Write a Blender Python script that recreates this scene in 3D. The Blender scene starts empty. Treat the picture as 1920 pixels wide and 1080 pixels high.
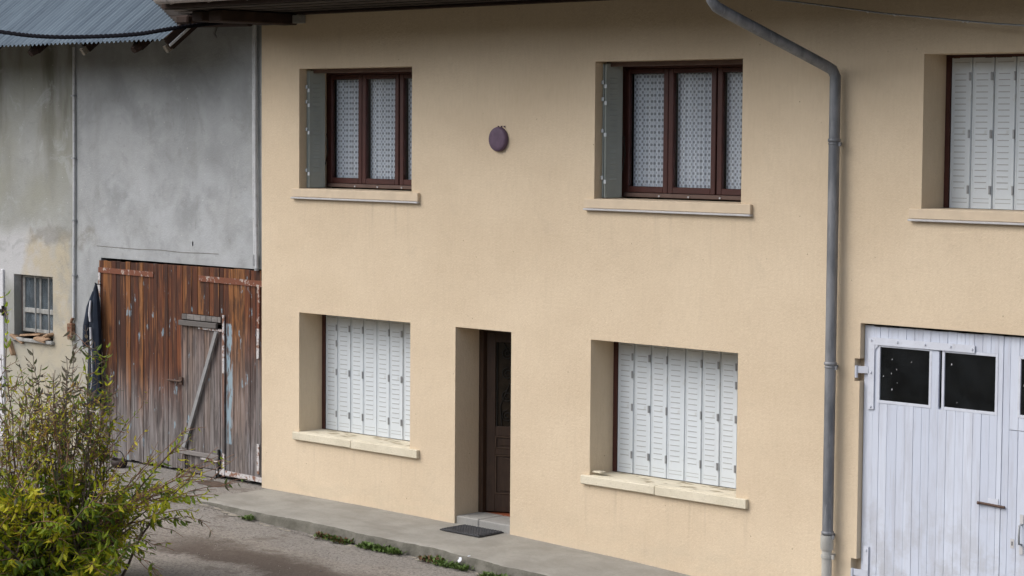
import bpy, bmesh, math, random
from mathutils import Vector, Matrix
random.seed(7)
S = bpy.context.scene
COL = S.collection

# ------------------------------------------------------------------ camera
cam_d = bpy.data.cameras.new('camera'); cam = bpy.data.objects.new('camera', cam_d); COL.objects.link(cam)
S.camera = cam
cam_d.sensor_width = 36.0; cam_d.lens = 79.74; cam_d.clip_start = 0.1; cam_d.clip_end = 2000
F_ = Vector((-0.69750521, 0.71332263, -0.06824447)).normalized()
R_ = Vector((0.71461903, 0.69947533, 0.00734238)); R_ = (R_ - F_ * R_.dot(F_)).normalized()
U_ = R_.cross(F_)
cam.matrix_world = Matrix(((R_.x, U_.x, -F_.x, 17.0955), (R_.y, U_.y, -F_.y, -19.0), (R_.z, U_.z, -F_.z, 4.7115), (0, 0, 0, 1)))

# ------------------------------------------------------------------ light
S.view_settings.view_transform = 'Standard'; S.view_settings.look = 'None'
S.view_settings.exposure = 0.91; S.view_settings.gamma = 1.0; S.view_settings.use_curve_mapping = False
S.cycles.max_bounces = 8; S.cycles.transparent_max_bounces = 12
SUN_EL, SUN_AZ = math.radians(45), math.radians(212)      # azimuth clockwise from +Y: front left of the facade
w = bpy.data.worlds.new('World'); S.world = w; w.use_nodes = True
nt = w.node_tree; bg = nt.nodes['Background']
sky = nt.nodes.new('ShaderNodeTexSky'); sky.sky_type = 'NISHITA'; sky.sun_disc = False
sky.sun_elevation = SUN_EL; sky.sun_rotation = SUN_AZ; sky.air_density = 1.0; sky.dust_density = 3.0; sky.ozone_density = 1.5
hs = nt.nodes.new('ShaderNodeHueSaturation'); hs.inputs['Saturation'].default_value = 0.65
nt.links.new(sky.outputs[0], hs.inputs['Color']); nt.links.new(hs.outputs[0], bg.inputs['Color'])
bg.inputs['Strength'].default_value = 0.115
sun_d = bpy.data.lights.new('sun', 'SUN'); sun_d.energy = 1.0; sun_d.angle = math.radians(60); sun_d.color = (1.0, 0.98, 0.95)
sun = bpy.data.objects.new('sun', sun_d); COL.objects.link(sun)
sv = Vector((math.sin(SUN_AZ) * math.cos(SUN_EL), math.cos(SUN_AZ) * math.cos(SUN_EL), math.sin(SUN_EL)))
sun.rotation_euler = sv.to_track_quat('Z', 'Y').to_euler(); sun.location = (0, -10, 20)

# ------------------------------------------------------------------ helpers
class MB:
    """collects shapes and links them as one mesh object"""
    def __init__(s): s.v = []; s.f = []; s.m = []; s.sm = []
    def add(s, vs, fs, mi=0, smooth=False):
        o = len(s.v); s.v += [tuple(v) for v in vs]
        for f in fs: s.f.append(tuple(i + o for i in f)); s.m.append(mi); s.sm.append(smooth)
        return s
    def box(s, x0, x1, y0, y1, z0, z1, mi=0):
        v = [(x, y, z) for x in (x0, x1) for y in (y0, y1) for z in (z0, z1)]
        return s.add(v, [(0, 1, 3, 2), (4, 6, 7, 5), (0, 4, 5, 1), (2, 3, 7, 6), (0, 2, 6, 4), (1, 5, 7, 3)], mi)
    def bbox(s, x0, x1, y0, y1, z0, z1, b=0.004, mi=0):
        """box whose edges are chamfered"""
        bm = bmesh.new(); bmesh.ops.create_cube(bm, size=1)
        bmesh.ops.scale(bm, vec=(x1 - x0, y1 - y0, z1 - z0), verts=bm.verts)
        bmesh.ops.translate(bm, vec=((x0 + x1) / 2, (y0 + y1) / 2, (z0 + z1) / 2), verts=bm.verts)
        bmesh.ops.bevel(bm, geom=list(bm.edges), offset=b, segments=1, affect='EDGES')
        bm.verts.index_update()
        s.add([v.co.copy() for v in bm.verts], [tuple(v.index for v in f.verts) for f in bm.faces], mi); bm.free(); return s
    def bar(s, a, b, wd, th, up=(0, -1, 0), mi=0):
        """flat bar from a to b, th thick along up"""
        a, b, up = Vector(a), Vector(b), Vector(up); d = (b - a).normalized()
        side = d.cross(up).normalized(); up = side.cross(d).normalized()
        v = [p + side * (sx * wd / 2) + up * (sz * th / 2) for p in (a, b) for sx in (-1, 1) for sz in (-1, 1)]
        return s.add(v, [(0, 1, 3, 2), (4, 6, 7, 5), (0, 4, 5, 1), (2, 3, 7, 6), (0, 2, 6, 4), (1, 5, 7, 3)], mi)
    def tube(s, pts, r, n=10, cap=True, mi=0, smooth=True):
        pts = [Vector(p) for p in pts]; rs = r if isinstance(r, (list, tuple)) else [r] * len(pts)
        vs, fs = [], []; ref = None
        for i, p in enumerate(pts):
            d = (pts[min(i + 1, len(pts) - 1)] - pts[max(i - 1, 0)]).normalized()
            if ref is None:
                ref = d.cross(Vector((0, 0, 1)) if abs(d.z) < .9 else Vector((1, 0, 0))).normalized()
            ref = (ref - d * ref.dot(d)).normalized(); q = d.cross(ref)
            for k in range(n):
                a = 2 * math.pi * k / n; vs.append(p + (ref * math.cos(a) + q * math.sin(a)) * rs[i])
        for i in range(len(pts) - 1):
            for k in range(n):
                fs.append((i * n + k, i * n + (k + 1) % n, (i + 1) * n + (k + 1) % n, (i + 1) * n + k))
        s.add(vs, fs, mi, smooth)
        if cap:
            s.add(vs[:n], [tuple(range(n))[::-1]], mi); s.add(vs[-n:], [tuple(range(n))], mi)
        return s
    def prism(s, prof, y0, y1, mi=0):
        """polygon in x,z pulled from y0 to y1"""
        n = len(prof); v = [(x, y0, z) for x, z in prof] + [(x, y1, z) for x, z in prof]
        return s.add(v, [tuple(range(n)), tuple(range(2 * n - 1, n - 1, -1))] + [(i, i + n, (i + 1) % n + n, (i + 1) % n) for i in range(n)], mi)
    def mesh(s, name, mats):
        me = bpy.data.meshes.new(name); me.from_pydata(s.v, [], s.f)
        for m in (mats if isinstance(mats, (list, tuple)) else [mats]): me.materials.append(m)
        me.polygons.foreach_set('material_index', s.m); me.polygons.foreach_set('use_smooth', s.sm)
        bm = bmesh.new(); bm.from_mesh(me); bmesh.ops.recalc_face_normals(bm, faces=bm.faces); bm.to_mesh(me); bm.free()
        me.update(); return me
    def build(s, name, mats, parent=None, loc=None):
        o = bpy.data.objects.new(name, s.mesh(name, mats)); COL.objects.link(o)
        if parent: o.parent = parent
        if loc: o.location = loc
        return o

def place(name, me, parent, loc=(0, 0, 0), rot=(0, 0, 0), scale=(1, 1, 1)):
    o = bpy.data.objects.new(name, me); COL.objects.link(o); o.parent = parent
    o.location = loc; o.rotation_euler = rot; o.scale = scale; return o
def tag(o, label=None, cat=None, group=None, kind=None):
    for k, v in (('label', label), ('category', cat), ('group', group), ('kind', kind)):
        if v: o[k] = v
    return o
def empty(name, loc=(0, 0, 0)):
    o = bpy.data.objects.new(name, None); o.location = loc; o.empty_display_size = .2; COL.objects.link(o); return o
def U(a, b): return random.uniform(a, b)
def sm(a, b, x):
    t = max(0, min(1, (x - a) / (b - a))); return t * t * (3 - 2 * t)

# ------------------------------------------------------------------ materials
class NT:
    def __init__(s, name):
        s.mat = bpy.data.materials.new(name); s.mat.use_nodes = True; s.t = s.mat.node_tree
        s.b = s.t.nodes['Principled BSDF']; s.out = s.t.nodes['Material Output']
        s.geo = s.n('ShaderNodeNewGeometry'); s.tc = s.n('ShaderNodeTexCoord'); s.oi = s.n('ShaderNodeObjectInfo')
        s.pos = s.geo.outputs['Position']
    def n(s, t, **k):
        nd = s.t.nodes.new(t)
        for a, b in k.items(): setattr(nd, a, b)
        return nd
    def l(s, a, b): s.t.links.new(a, b)
    def setin(s, sock, v):
        if isinstance(v, bpy.types.NodeSocket): s.l(v, sock)
        elif isinstance(v, (tuple, list)) and len(v) == 3 and sock.type == 'RGBA': sock.default_value = (*v, 1)
        else: sock.default_value = v
    def mapping(s, vec, scale=(1, 1, 1), loc=(0, 0, 0)):
        m = s.n('ShaderNodeMapping'); s.l(vec, m.inputs[0]); m.inputs['Scale'].default_value = scale
        s.setin(m.inputs['Location'], loc); return m.outputs[0]
    def noise(s, vec, scale, detail=4, rough=.55, dist=0.0):
        n = s.n('ShaderNodeTexNoise'); s.l(vec, n.inputs['Vector']); n.inputs['Scale'].default_value = scale
        n.inputs['Detail'].default_value = detail; n.inputs['Roughness'].default_value = rough; n.inputs['Distortion'].default_value = dist
        return n.outputs['Fac']
    def ramp(s, fac, lo, hi, a=0.0, b=1.0):
        m = s.n('ShaderNodeMapRange'); m.clamp = True; m.interpolation_type = 'SMOOTHSTEP'
        s.l(fac, m.inputs['Value']); m.inputs['From Min'].default_value = lo; m.inputs['From Max'].default_value = hi
        m.inputs['To Min'].default_value = a; m.inputs['To Max'].default_value = b; return m.outputs[0]
    def math(s, op, a, b=0.0):
        m = s.n('ShaderNodeMath', operation=op); s.setin(m.inputs[0], a); s.setin(m.inputs[1], b); return m.outputs[0]
    def mix(s, fac, a, b):
        m = s.n('ShaderNodeMix', data_type='RGBA'); s.setin(m.inputs[0], fac); s.setin(m.inputs[6], a); s.setin(m.inputs[7], b); return m.outputs[2]
    def xyz(s, vec=None):
        m = s.n('ShaderNodeSeparateXYZ'); s.l(vec or s.pos, m.inputs[0]); return m.outputs
    def bump(s, h, strength=.3, dist=.01, nrm=None):
        b = s.n('ShaderNodeBump'); s.l(h, b.inputs['Height']); b.inputs['Strength'].default_value = strength; b.inputs['Distance'].default_value = dist
        if nrm: s.l(nrm, b.inputs['Normal'])
        return b.outputs[0]
    def done(s, col=None, rough=.9, normal=None, metal=0.0, spec=.3):
        if col is not None: s.setin(s.b.inputs['Base Color'], col)
        s.setin(s.b.inputs['Roughness'], rough); s.b.inputs['Metallic'].default_value = metal
        s.b.inputs['Specular IOR Level'].default_value = spec
        if normal: s.l(normal, s.b.inputs['Normal'])
        return s.mat
    def box_mask(s, x0, x1, z0, z1, soft, wob=0.0, wscale=3.0):
        """soft-edged patch in world x,z with a wobbling edge"""
        X, Y, Z = s.xyz()
        if wob:
            n1 = s.math('MULTIPLY', s.math('SUBTRACT', s.noise(s.pos, wscale, 4), .5), wob * 2)
            X = s.math('ADD', X, n1); Z = s.math('ADD', Z, n1)
        a = s.math('MULTIPLY', s.ramp(X, x0 - soft, x0 + soft), s.ramp(X, x1 - soft, x1 + soft, 1, 0))
        b = s.math('MULTIPLY', s.ramp(Z, z0 - soft, z0 + soft), s.ramp(Z, z1 - soft, z1 + soft, 1, 0))
        return s.math('MULTIPLY', a, b)

def simple(name, col, rough=.8, var=.12, scale=8.0, bump=0.0, metal=0.0, spec=.3, stretch=(1, 1, 1), dirt=None, dirt_amt=.5, rnd=0.0):
    m = NT(name); v = m.mapping(m.tc.outputs['Object'], stretch)
    f = m.noise(v, scale, 5)
    if rnd: f = m.math('ADD', f, m.math('MULTIPLY', m.math('SUBTRACT', m.oi.outputs['Random'], .5), rnd))
    c = m.mix(m.ramp(f, .25, .75), tuple(x * (1 - var) for x in col), tuple(min(1, x * (1 + var)) for x in col))
    if dirt: c = m.mix(m.math('MULTIPLY', m.ramp(m.noise(v, scale * 2.3, 6, .65), .55, .72), dirt_amt), c, dirt)
    nrm = m.bump(m.noise(v, scale * 4, 5), .4, bump) if bump else None
    return m.done(c, rough, nrm, metal, spec)

def render_mat():
    m = NT('beige scraped render'); p = m.pos
    big = m.noise(m.mapping(p, (.5, .5, .8)), 1.0, 4, .6)
    c = m.mix(m.ramp(big, .3, .7), (.605, .490, .350), (.664, .546, .397))
    streak = m.noise(m.mapping(p, (30, 30, 6)), 1.0, 3, .6)
    c = m.mix(m.ramp(streak, .35, .7, 0, .10), c, (.40, .30, .19))
    # run-off grime below the sills and splash dirt by the pavement
    X, Y, Z = m.xyz()
    gr = m.math('MULTIPLY', m.ramp(Z, .0, .55, 1, 0), m.ramp(m.noise(m.mapping(p, (1.3, 1.3, 3)), 1.5, 5), .38, .7))
    c = m.mix(m.math('MULTIPLY', gr, .28), c, (.46, .40, .30))
    vs = m.noise(m.mapping(p, (5, 5, .5)), 1.2, 4, .6)
    c = m.mix(m.ramp(vs, .55, .8, 0, .12), c, (.42, .34, .24))
    for a, b, t in ((-5.45, -3.05, 3.84), (-.32, 2.08, 3.84), (-5.42, -3.05, .70), (-.33, 2.08, .70)):
        rs_ = m.noise(m.mapping(p, (9, 9, .35)), 1.0, 4, .65)
        wet = m.math('MULTIPLY', m.box_mask(a, b, t - 1.0, t + .02, .04), m.math('MULTIPLY', m.ramp(Z, t - .75, t), m.ramp(rs_, .52, .72)))
        c = m.mix(m.math('MULTIPLY', wet, .3), c, (.40, .325, .235))
    blot = m.noise(p, 2.6, 6, .65, .5); c = m.mix(m.ramp(blot, .56, .74, 0, .22), c, (.47, .385, .285))
    spk = m.n('ShaderNodeTexVoronoi'); m.l(p, spk.inputs['Vector']); spk.inputs['Scale'].default_value = 7.5
    sp = m.math('MULTIPLY', m.ramp(spk.outputs['Distance'], .035, .075, 1, 0), m.ramp(m.noise(p, 3.1, 2), .52, .6))
    c = m.mix(m.math('MULTIPLY', sp, .6), c, (.16, .11, .07))
    grain = m.noise(m.mapping(p, (38, 38, 30)), 1.0, 5, .7)
    h = m.math('ADD', m.math('MULTIPLY', streak, .45), grain)
    return m.done(c, .95, m.bump(h, .6, .012), 0, .15)

def barn_mat():
    m = NT('grey cement plaster'); p = m.pos
    a = m.noise(p, 1.1, 6, .6, .4); b = m.noise(m.mapping(p, (3.2, 3.2, .7)), 1.0, 5, .6)
    c = m.mix(m.ramp(a, .3, .7), (.275, .285, .288), (.375, .386, .39))
    c = m.mix(m.ramp(b, .45, .75, 0, .35), c, (.22, .225, .21))
    # old yellowish bay left of the pipe
    X, Y, Z = m.xyz()
    left = m.ramp(X, -10.46, -10.38, 1, 0)
    c = m.mix(m.math('MULTIPLY', left, m.ramp(m.noise(p, .9, 5), .3, .7, .35, .9)), c, (.285, .285, .24))
    c = m.mix(m.math('MULTIPLY', m.math('MULTIPLY', left, m.ramp(Z, 3.4, 5.2)), m.ramp(m.noise(m.mapping(p, (2.2, 2.2, .5)), 1, 5), .4, .68)), c, (.15, .145, .115))
    pale = m.box_mask(-13.5, -11.0, 2.3, 3.25, .22, .28, 1.6)
    c = m.mix(m.math('MULTIPLY', pale, .8), c, (.50, .50, .51))
    mort = m.box_mask(-11.7, -10.55, -.5, 3.1, .12, .3, 2.2)
    c = m.mix(m.math('MULTIPLY', mort, m.ramp(m.noise(p, 5, 5), .25, .6, .4, .9)), c, (.44, .385, .285))
    low = m.box_mask(-13, -9.9, -.5, 1.5, .2, .2, 2.0)
    c = m.mix(m.math('MULTIPLY', low, .75), c, (.42, .385, .30))
    dk = m.math('MULTIPLY', m.box_mask(-11.6, -9.8, 3.02, 3.28, .06, .2, 3.0), m.ramp(m.noise(p, 3.3, 5), .36, .55))
    c = m.mix(m.math('MULTIPLY', dk, .6), c, (.21, .20, .17))
    mot = m.noise(p, 2.4, 7, .7, .8); c = m.mix(m.ramp(mot, .54, .68, 0, .4), c, (.43, .445, .45)); c = m.mix(m.ramp(mot, .46, .34, 0, .35), c, (.22, .225, .215))
    pl2 = m.math('MULTIPLY', m.box_mask(-9.9, -6.3, 2.85, 4.1, .3, .4, 1.4), m.ramp(m.noise(p, 2.1, 6, .65), .40, .62)); c = m.mix(m.math('MULTIPLY', pl2, .55), c, (.43, .445, .46))
    tr = m.noise(p, 6, 5, .7); c = m.mix(m.ramp(tr, .62, .7, 0, .45), c, (.25, .255, .25))
    spk = m.n('ShaderNodeTexVoronoi'); m.l(p, spk.inputs['Vector']); spk.inputs['Scale'].default_value = 6
    c = m.mix(m.math('MULTIPLY', m.ramp(spk.outputs['Distance'], .04, .07, 1, 0), .55), c, (.55, .55, .52))
    h = m.math('ADD', m.noise(p, 5, 6, .6), m.math('MULTIPLY', m.noise(p, 40, 4), .35))
    return m.done(c, .9, m.bump(h, .5, .02), 0, .2)

def old_wood_mat():
    m = NT('weathered barn planks'); p = m.pos; r = m.oi.outputs['Random']
    cr = m.n('ShaderNodeValToRGB'); e = cr.color_ramp
    m.l(r, cr.inputs[0])
    stops = [(0, (.032, .014, .010)), (.2, (.10, .030, .012)), (.4, (.17, .052, .018)), (.55, (.055, .020, .012)), (.7, (.23, .085, .026)), (.85, (.29, .12, .038)), (1, (.085, .03, .014))]
    e.elements[0].position = 0; e.elements[0].color = (*stops[0][1], 1); e.elements[1].position = 1; e.elements[1].color = (*stops[-1][1], 1)
    for q, cc in stops[1:-1]:
        el = e.elements.new(q); el.color = (*cc, 1)
    comb = m.n('ShaderNodeCombineXYZ'); m.l(m.math('MULTIPLY', r, 37.0), comb.inputs[0])
    pv = m.n('ShaderNodeVectorMath', operation='ADD'); m.l(p, pv.inputs[0]); m.l(comb.outputs[0], pv.inputs[1]); pv = pv.outputs[0]
    grain = m.noise(m.mapping(pv, (55, 20, 1.6)), 1.0, 5, .65)
    c = m.mix(m.ramp(grain, .32, .62, .72, 0), cr.outputs[0], (.03, .014, .010))
    lite = m.noise(m.mapping(pv, (30, 10, 1.0)), 1.3, 4, .6)
    c = m.mix(m.ramp(lite, .54, .70, 0, .75), c, (.32, .135, .045))
    dkn = m.noise(m.mapping(pv, (6, 6, 1.1)), 1.6, 5, .65); c = m.mix(m.ramp(dkn, .46, .64, 0, .8), c, (.035, .016, .011))
    # greying towards the bottom and on the wicket door
    X, Y, Z = m.xyz()
    wz = m.math('ADD', Z, m.math('MULTIPLY', m.math('SUBTRACT', m.noise(m.mapping(pv, (9, 9, .9)), 1, 4), .5), 1.1))
    gb = m.ramp(wz, .45, 1.55, 1, 0)
    wk = m.math('MULTIPLY', m.box_mask(-7.90, -6.97, -1, 2.12, .03), m.ramp(wz, 1.0, 2.5, .95, .55))
    rb = m.math('MULTIPLY', m.ramp(X, -7.0, -6.9), m.ramp(wz, .9, 2.2, .8, 0))
    g = m.math('MAXIMUM', m.math('MAXIMUM', gb, wk), rb)
    gc = m.mix(m.ramp(grain, .3, .68), (.075, .066, .062), (.27, .255, .25))
    gc = m.mix(m.math('MULTIPLY', r, .35), gc, (.145, .115, .095)); gc = m.mix(m.ramp(dkn, .48, .62, 0, .7), gc, (.06, .052, .05)); gc = m.mix(m.ramp(lite, .55, .68, 0, .6), gc, (.36, .35, .36))
    c = m.mix(m.math('MULTIPLY', g, .9), c, gc)
    # scraps of old blue paint
    fl = m.noise(m.mapping(p, (10, 10, 3.4)), 1.0, 6, .62)
    bl = m.math('MULTIPLY', m.ramp(fl, .62, .675), .8)
    c = m.mix(bl, c, (.24, .33, .385))
    band = m.math('MULTIPLY', m.box_mask(-6.92, -6.78, .5, 2.12, .015, .02, 8), m.ramp(m.noise(m.mapping(p, (10, 10, 2.6)), 1.5, 5, .6), .42, .54))
    c = m.mix(m.math('MULTIPLY', band, .85), c, (.26, .36, .42))
    h = m.math('ADD', grain, m.math('MULTIPLY', fl, .3))
    return m.done(c, .75, m.bump(h, .5, .006), 0, .3)

def rust_paint(name, paint, rust=(.17, .065, .035), amt=(.42, .56)):
    m = NT(name); n = m.noise(m.pos, 16, 6, .68)
    c = m.mix(m.ramp(n, *amt), paint, rust)
    c = m.mix(m.ramp(m.noise(m.pos, 45, 3), .55, .7, 0, .5), c, (.07, .03, .02))
    return m.done(c, .8, m.bump(n, .4, .003), 0, .3)

def white_planks_mat():
    m = NT('chalky lilac-white painted boards'); p = m.pos; r = m.oi.outputs['Random']
    c = m.mix(r, (.52, .56, .65), (.585, .625, .71))
    a = m.noise(m.mapping(p, (7, 7, .9)), 1.2, 6, .65); c = m.mix(m.ramp(a, .44, .68, 0, .5), c, (.42, .43, .48)); low = m.math('MULTIPLY', m.ramp(m.xyz()[2], 1.6, .1), m.ramp(m.noise(p, 3, 6, .7), .42, .62)); c = m.mix(m.math('MULTIPLY', low, .5), c, (.36, .355, .36))
    gr = m.noise(m.mapping(p, (60, 20, 1.5)), 1, 4, .6); c = m.mix(m.ramp(gr, .58, .74, 0, .4), c, (.37, .37, .39))
    fl = m.noise(m.mapping(p, (14, 14, 5)), 1, 6, .7); c = m.mix(m.ramp(fl, .68, .74, 0, .5), c, (.30, .28, .26))
    return m.done(c, .75, m.bump(m.math('ADD', gr, a), .35, .004), 0, .25)

def concrete(name, a, b, stain, scale=2.0, spec=.2):
    m = NT(name); p = m.pos
    n1 = m.noise(p, scale, 6, .62, .3); n2 = m.noise(p, scale * 14, 5, .7)
    c = m.mix(m.ramp(n1, .3, .7), a, b); c = m.mix(m.ramp(n2, .5, .72, 0, .45), c, stain)
    c = m.mix(m.ramp(m.noise(m.mapping(p, (.6, 2.2, 1)), 1.6, 5), .52, .72, 0, .5), c, stain)
    return m.done(c, .92, m.bump(n2, .5, .01), 0, spec)

def ground_mat():
    m = NT('dusty asphalt yard'); p = m.pos; X, Y, Z = m.xyz()
    n1 = m.noise(p, .7, 6, .6, .3); n2 = m.noise(p, 11, 6, .7); n3 = m.noise(p, 60, 4, .7)
    c = m.mix(m.ramp(n1, .32, .68), (.25, .222, .19), (.325, .29, .25))
    c = m.mix(m.ramp(n2, .48, .7, 0, .5), c, (.185, .168, .148))
    c = m.mix(m.ramp(n3, .58, .68, 0, .8), c, (.46, .43, .39))
    gy = m.math('ADD', Y, m.math('MULTIPLY', m.math('SUBTRACT', m.noise(p, 1.3, 5), .5), .7))
    grey = m.math('MULTIPLY', m.ramp(gy, -2.15, -1.75), m.ramp(X, -7.5, -6, 1, .75)); c = m.mix(m.math('MULTIPLY', grey, .45), c, (.225, .222, .215))
    n4 = m.noise(p, 28, 5, .75); c = m.mix(m.ramp(n4, .50, .60, 0, .75), c, (.125, .108, .09)); n5 = m.noise(p, 42, 3, .7); c = m.mix(m.ramp(n5, .60, .68, 0, .7), c, (.48, .45, .41))
    # long damp earth streak running along the kerb
    yy = m.math('ADD', Y, m.math('MULTIPLY', X, .02)); yy = m.math('ADD', yy, m.math('MULTIPLY', m.math('SUBTRACT', m.noise(p, 1.6, 7, .72), .5), 1.3))
    st = m.math('MULTIPLY', m.ramp(yy, -3.32, -3.0), m.ramp(yy, -2.65, -2.15, 1, 0)); st = m.math('MULTIPLY', st, m.ramp(X, -4.9, -3.9))
    c = m.mix(m.math('MULTIPLY', st, .85), c, (.088, .065, .05))
    pat = m.ramp(m.noise(p, 1.9, 5, .6), .6, .68, 0, .55); c = m.mix(pat, c, (.14, .115, .092))
    h = m.math('ADD', n2, m.math('MULTIPLY', n3, .6))
    return m.done(c, m.math('SUBTRACT', .97, m.math('MULTIPLY', st, .06)), m.bump(h, .9, .02), 0, .2)

def curtain_mat():
    m = NT('lace net curtain'); v = m.mapping(m.tc.outputs['Object'], (1, 1, 1))
    X, Y, Z = m.xyz(v); k = 2 * math.pi / .056
    sx = m.math('SINE', m.math('MULTIPLY', X, k)); sz = m.math('SINE', m.math('MULTIPLY', Z, k * .80))
    f = m.math('MULTIPLY', sx, sz)                        # checker of round holes
    hole = m.ramp(f, .05, .42)
    fold_shade = m.ramp(m.noise(m.mapping(m.tc.outputs['Object'], (16, 1, .35)), 1, 3), .3, .7)  # soft shade of the folds put into the colour
    tr = m.n('ShaderNodeBsdfTransparent'); mx = m.n('ShaderNodeMixShader')
    c = m.mix(fold_shade, (.68, .69, .77), (.84, .85, .93)); m.done(c, .95, None, 0, .1)
    m.l(m.math('MULTIPLY', hole, .52), mx.inputs[0]); m.l(m.b.outputs[0], mx.inputs[1]); m.l(tr.outputs[0], mx.inputs[2]); m.l(mx.outputs[0], m.out.inputs[0])
    return m.mat

def glass_mat(name='window glass', tint=(.93, .95, .95), dusty=0.0):
    m = NT(name); tr = m.n('ShaderNodeBsdfTransparent'); tr.inputs[0].default_value = (*tint, 1)
    gl = m.n('ShaderNodeBsdfGlossy'); gl.inputs['Roughness'].default_value = .03
    lw = m.n('ShaderNodeLayerWeight'); lw.inputs['Blend'].default_value = .5; fr = m.n('ShaderNodeMath', operation='MULTIPLY_ADD'); m.l(m.math('POWER', lw.outputs['Facing'], 4.0), fr.inputs[0]); fr.inputs[1].default_value = .85; fr.inputs[2].default_value = .035
    mx = m.n('ShaderNodeMixShader'); m.l(fr.outputs[0], mx.inputs[0]); m.l(tr.outputs[0], mx.inputs[1]); m.l(gl.outputs[0], mx.inputs[2])
    last = mx
    if dusty:
        m.done((.36, .42, .47), .9); m2 = m.n('ShaderNodeMixShader')
        m.l(m.ramp(m.noise(m.pos, 3.5, 6, .65), .3, .8, dusty * .25, dusty), m2.inputs[0]); m.l(mx.outputs[0], m2.inputs[1]); m.l(m.b.outputs[0], m2.inputs[2]); last = m2
    m.l(last.outputs[0], m.out.inputs[0]); return m.mat

def zinc_mat():
    m = NT('zinc pipe'); p = m.pos
    a = m.noise(m.mapping(p, (6, 6, 1.6)), 1.4, 5, .6); c = m.mix(m.ramp(a, .3, .7), (.135, .142, .156), (.25, .256, .27))
    c = m.mix(m.ramp(m.noise(m.mapping(p, (30, 30, 4)), 1, 4), .6, .72, 0, .5), c, (.33, .33, .34))
    return m.done(c, .55, m.bump(a, .15, .004), .35, .4)

def corr_mat():
    m = NT('blue-grey corrugated sheet'); p = m.pos
    a = m.noise(m.mapping(p, (9, .6, .6)), 1, 4); c = m.mix(m.ramp(a, .3, .7), (.064, .090, .118), (.11, .146, .178))
    c = m.mix(m.ramp(m.noise(m.mapping(p, (4, 1.5, 1.5)), 1, 5), .58, .72, 0, .4), c, (.036, .052, .070))
    return m.done(c, .65, m.bump(m.noise(p, 20, 3), .1, .004), .1, .35)

def leaf_mat():
    m = NT('shrub leaves'); at = m.n('ShaderNodeAttribute', attribute_name='tint'); at2 = m.n('ShaderNodeAttribute', attribute_name='tone', attribute_type='OBJECT')
    f = m.math('ADD', at.outputs['Fac'], at2.outputs['Fac'])
    cr = m.n('ShaderNodeValToRGB'); m.l(f, cr.inputs[0]); e = cr.color_ramp
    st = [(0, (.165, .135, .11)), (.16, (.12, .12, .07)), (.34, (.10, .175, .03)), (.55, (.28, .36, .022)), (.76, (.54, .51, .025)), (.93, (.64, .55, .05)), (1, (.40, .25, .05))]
    e.elements[0].position = 0; e.elements[0].color = (*st[0][1], 1); e.elements[1].position = 1; e.elements[1].color = (*st[-1][1], 1)
    for q, cc in st[1:-1]:
        el = e.elements.new(q); el.color = (*cc, 1)
    m.done(cr.outputs[0], .55, None, 0, .35)
    tl = m.n('ShaderNodeBsdfTranslucent'); m.l(cr.outputs[0], tl.inputs[0]); mx = m.n('ShaderNodeMixShader'); mx.inputs[0].default_value = .5
    m.l(m.b.outputs[0], mx.inputs[1]); m.l(tl.outputs[0], mx.inputs[2]); m.l(mx.outputs[0], m.out.inputs[0]); return m.mat

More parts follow.
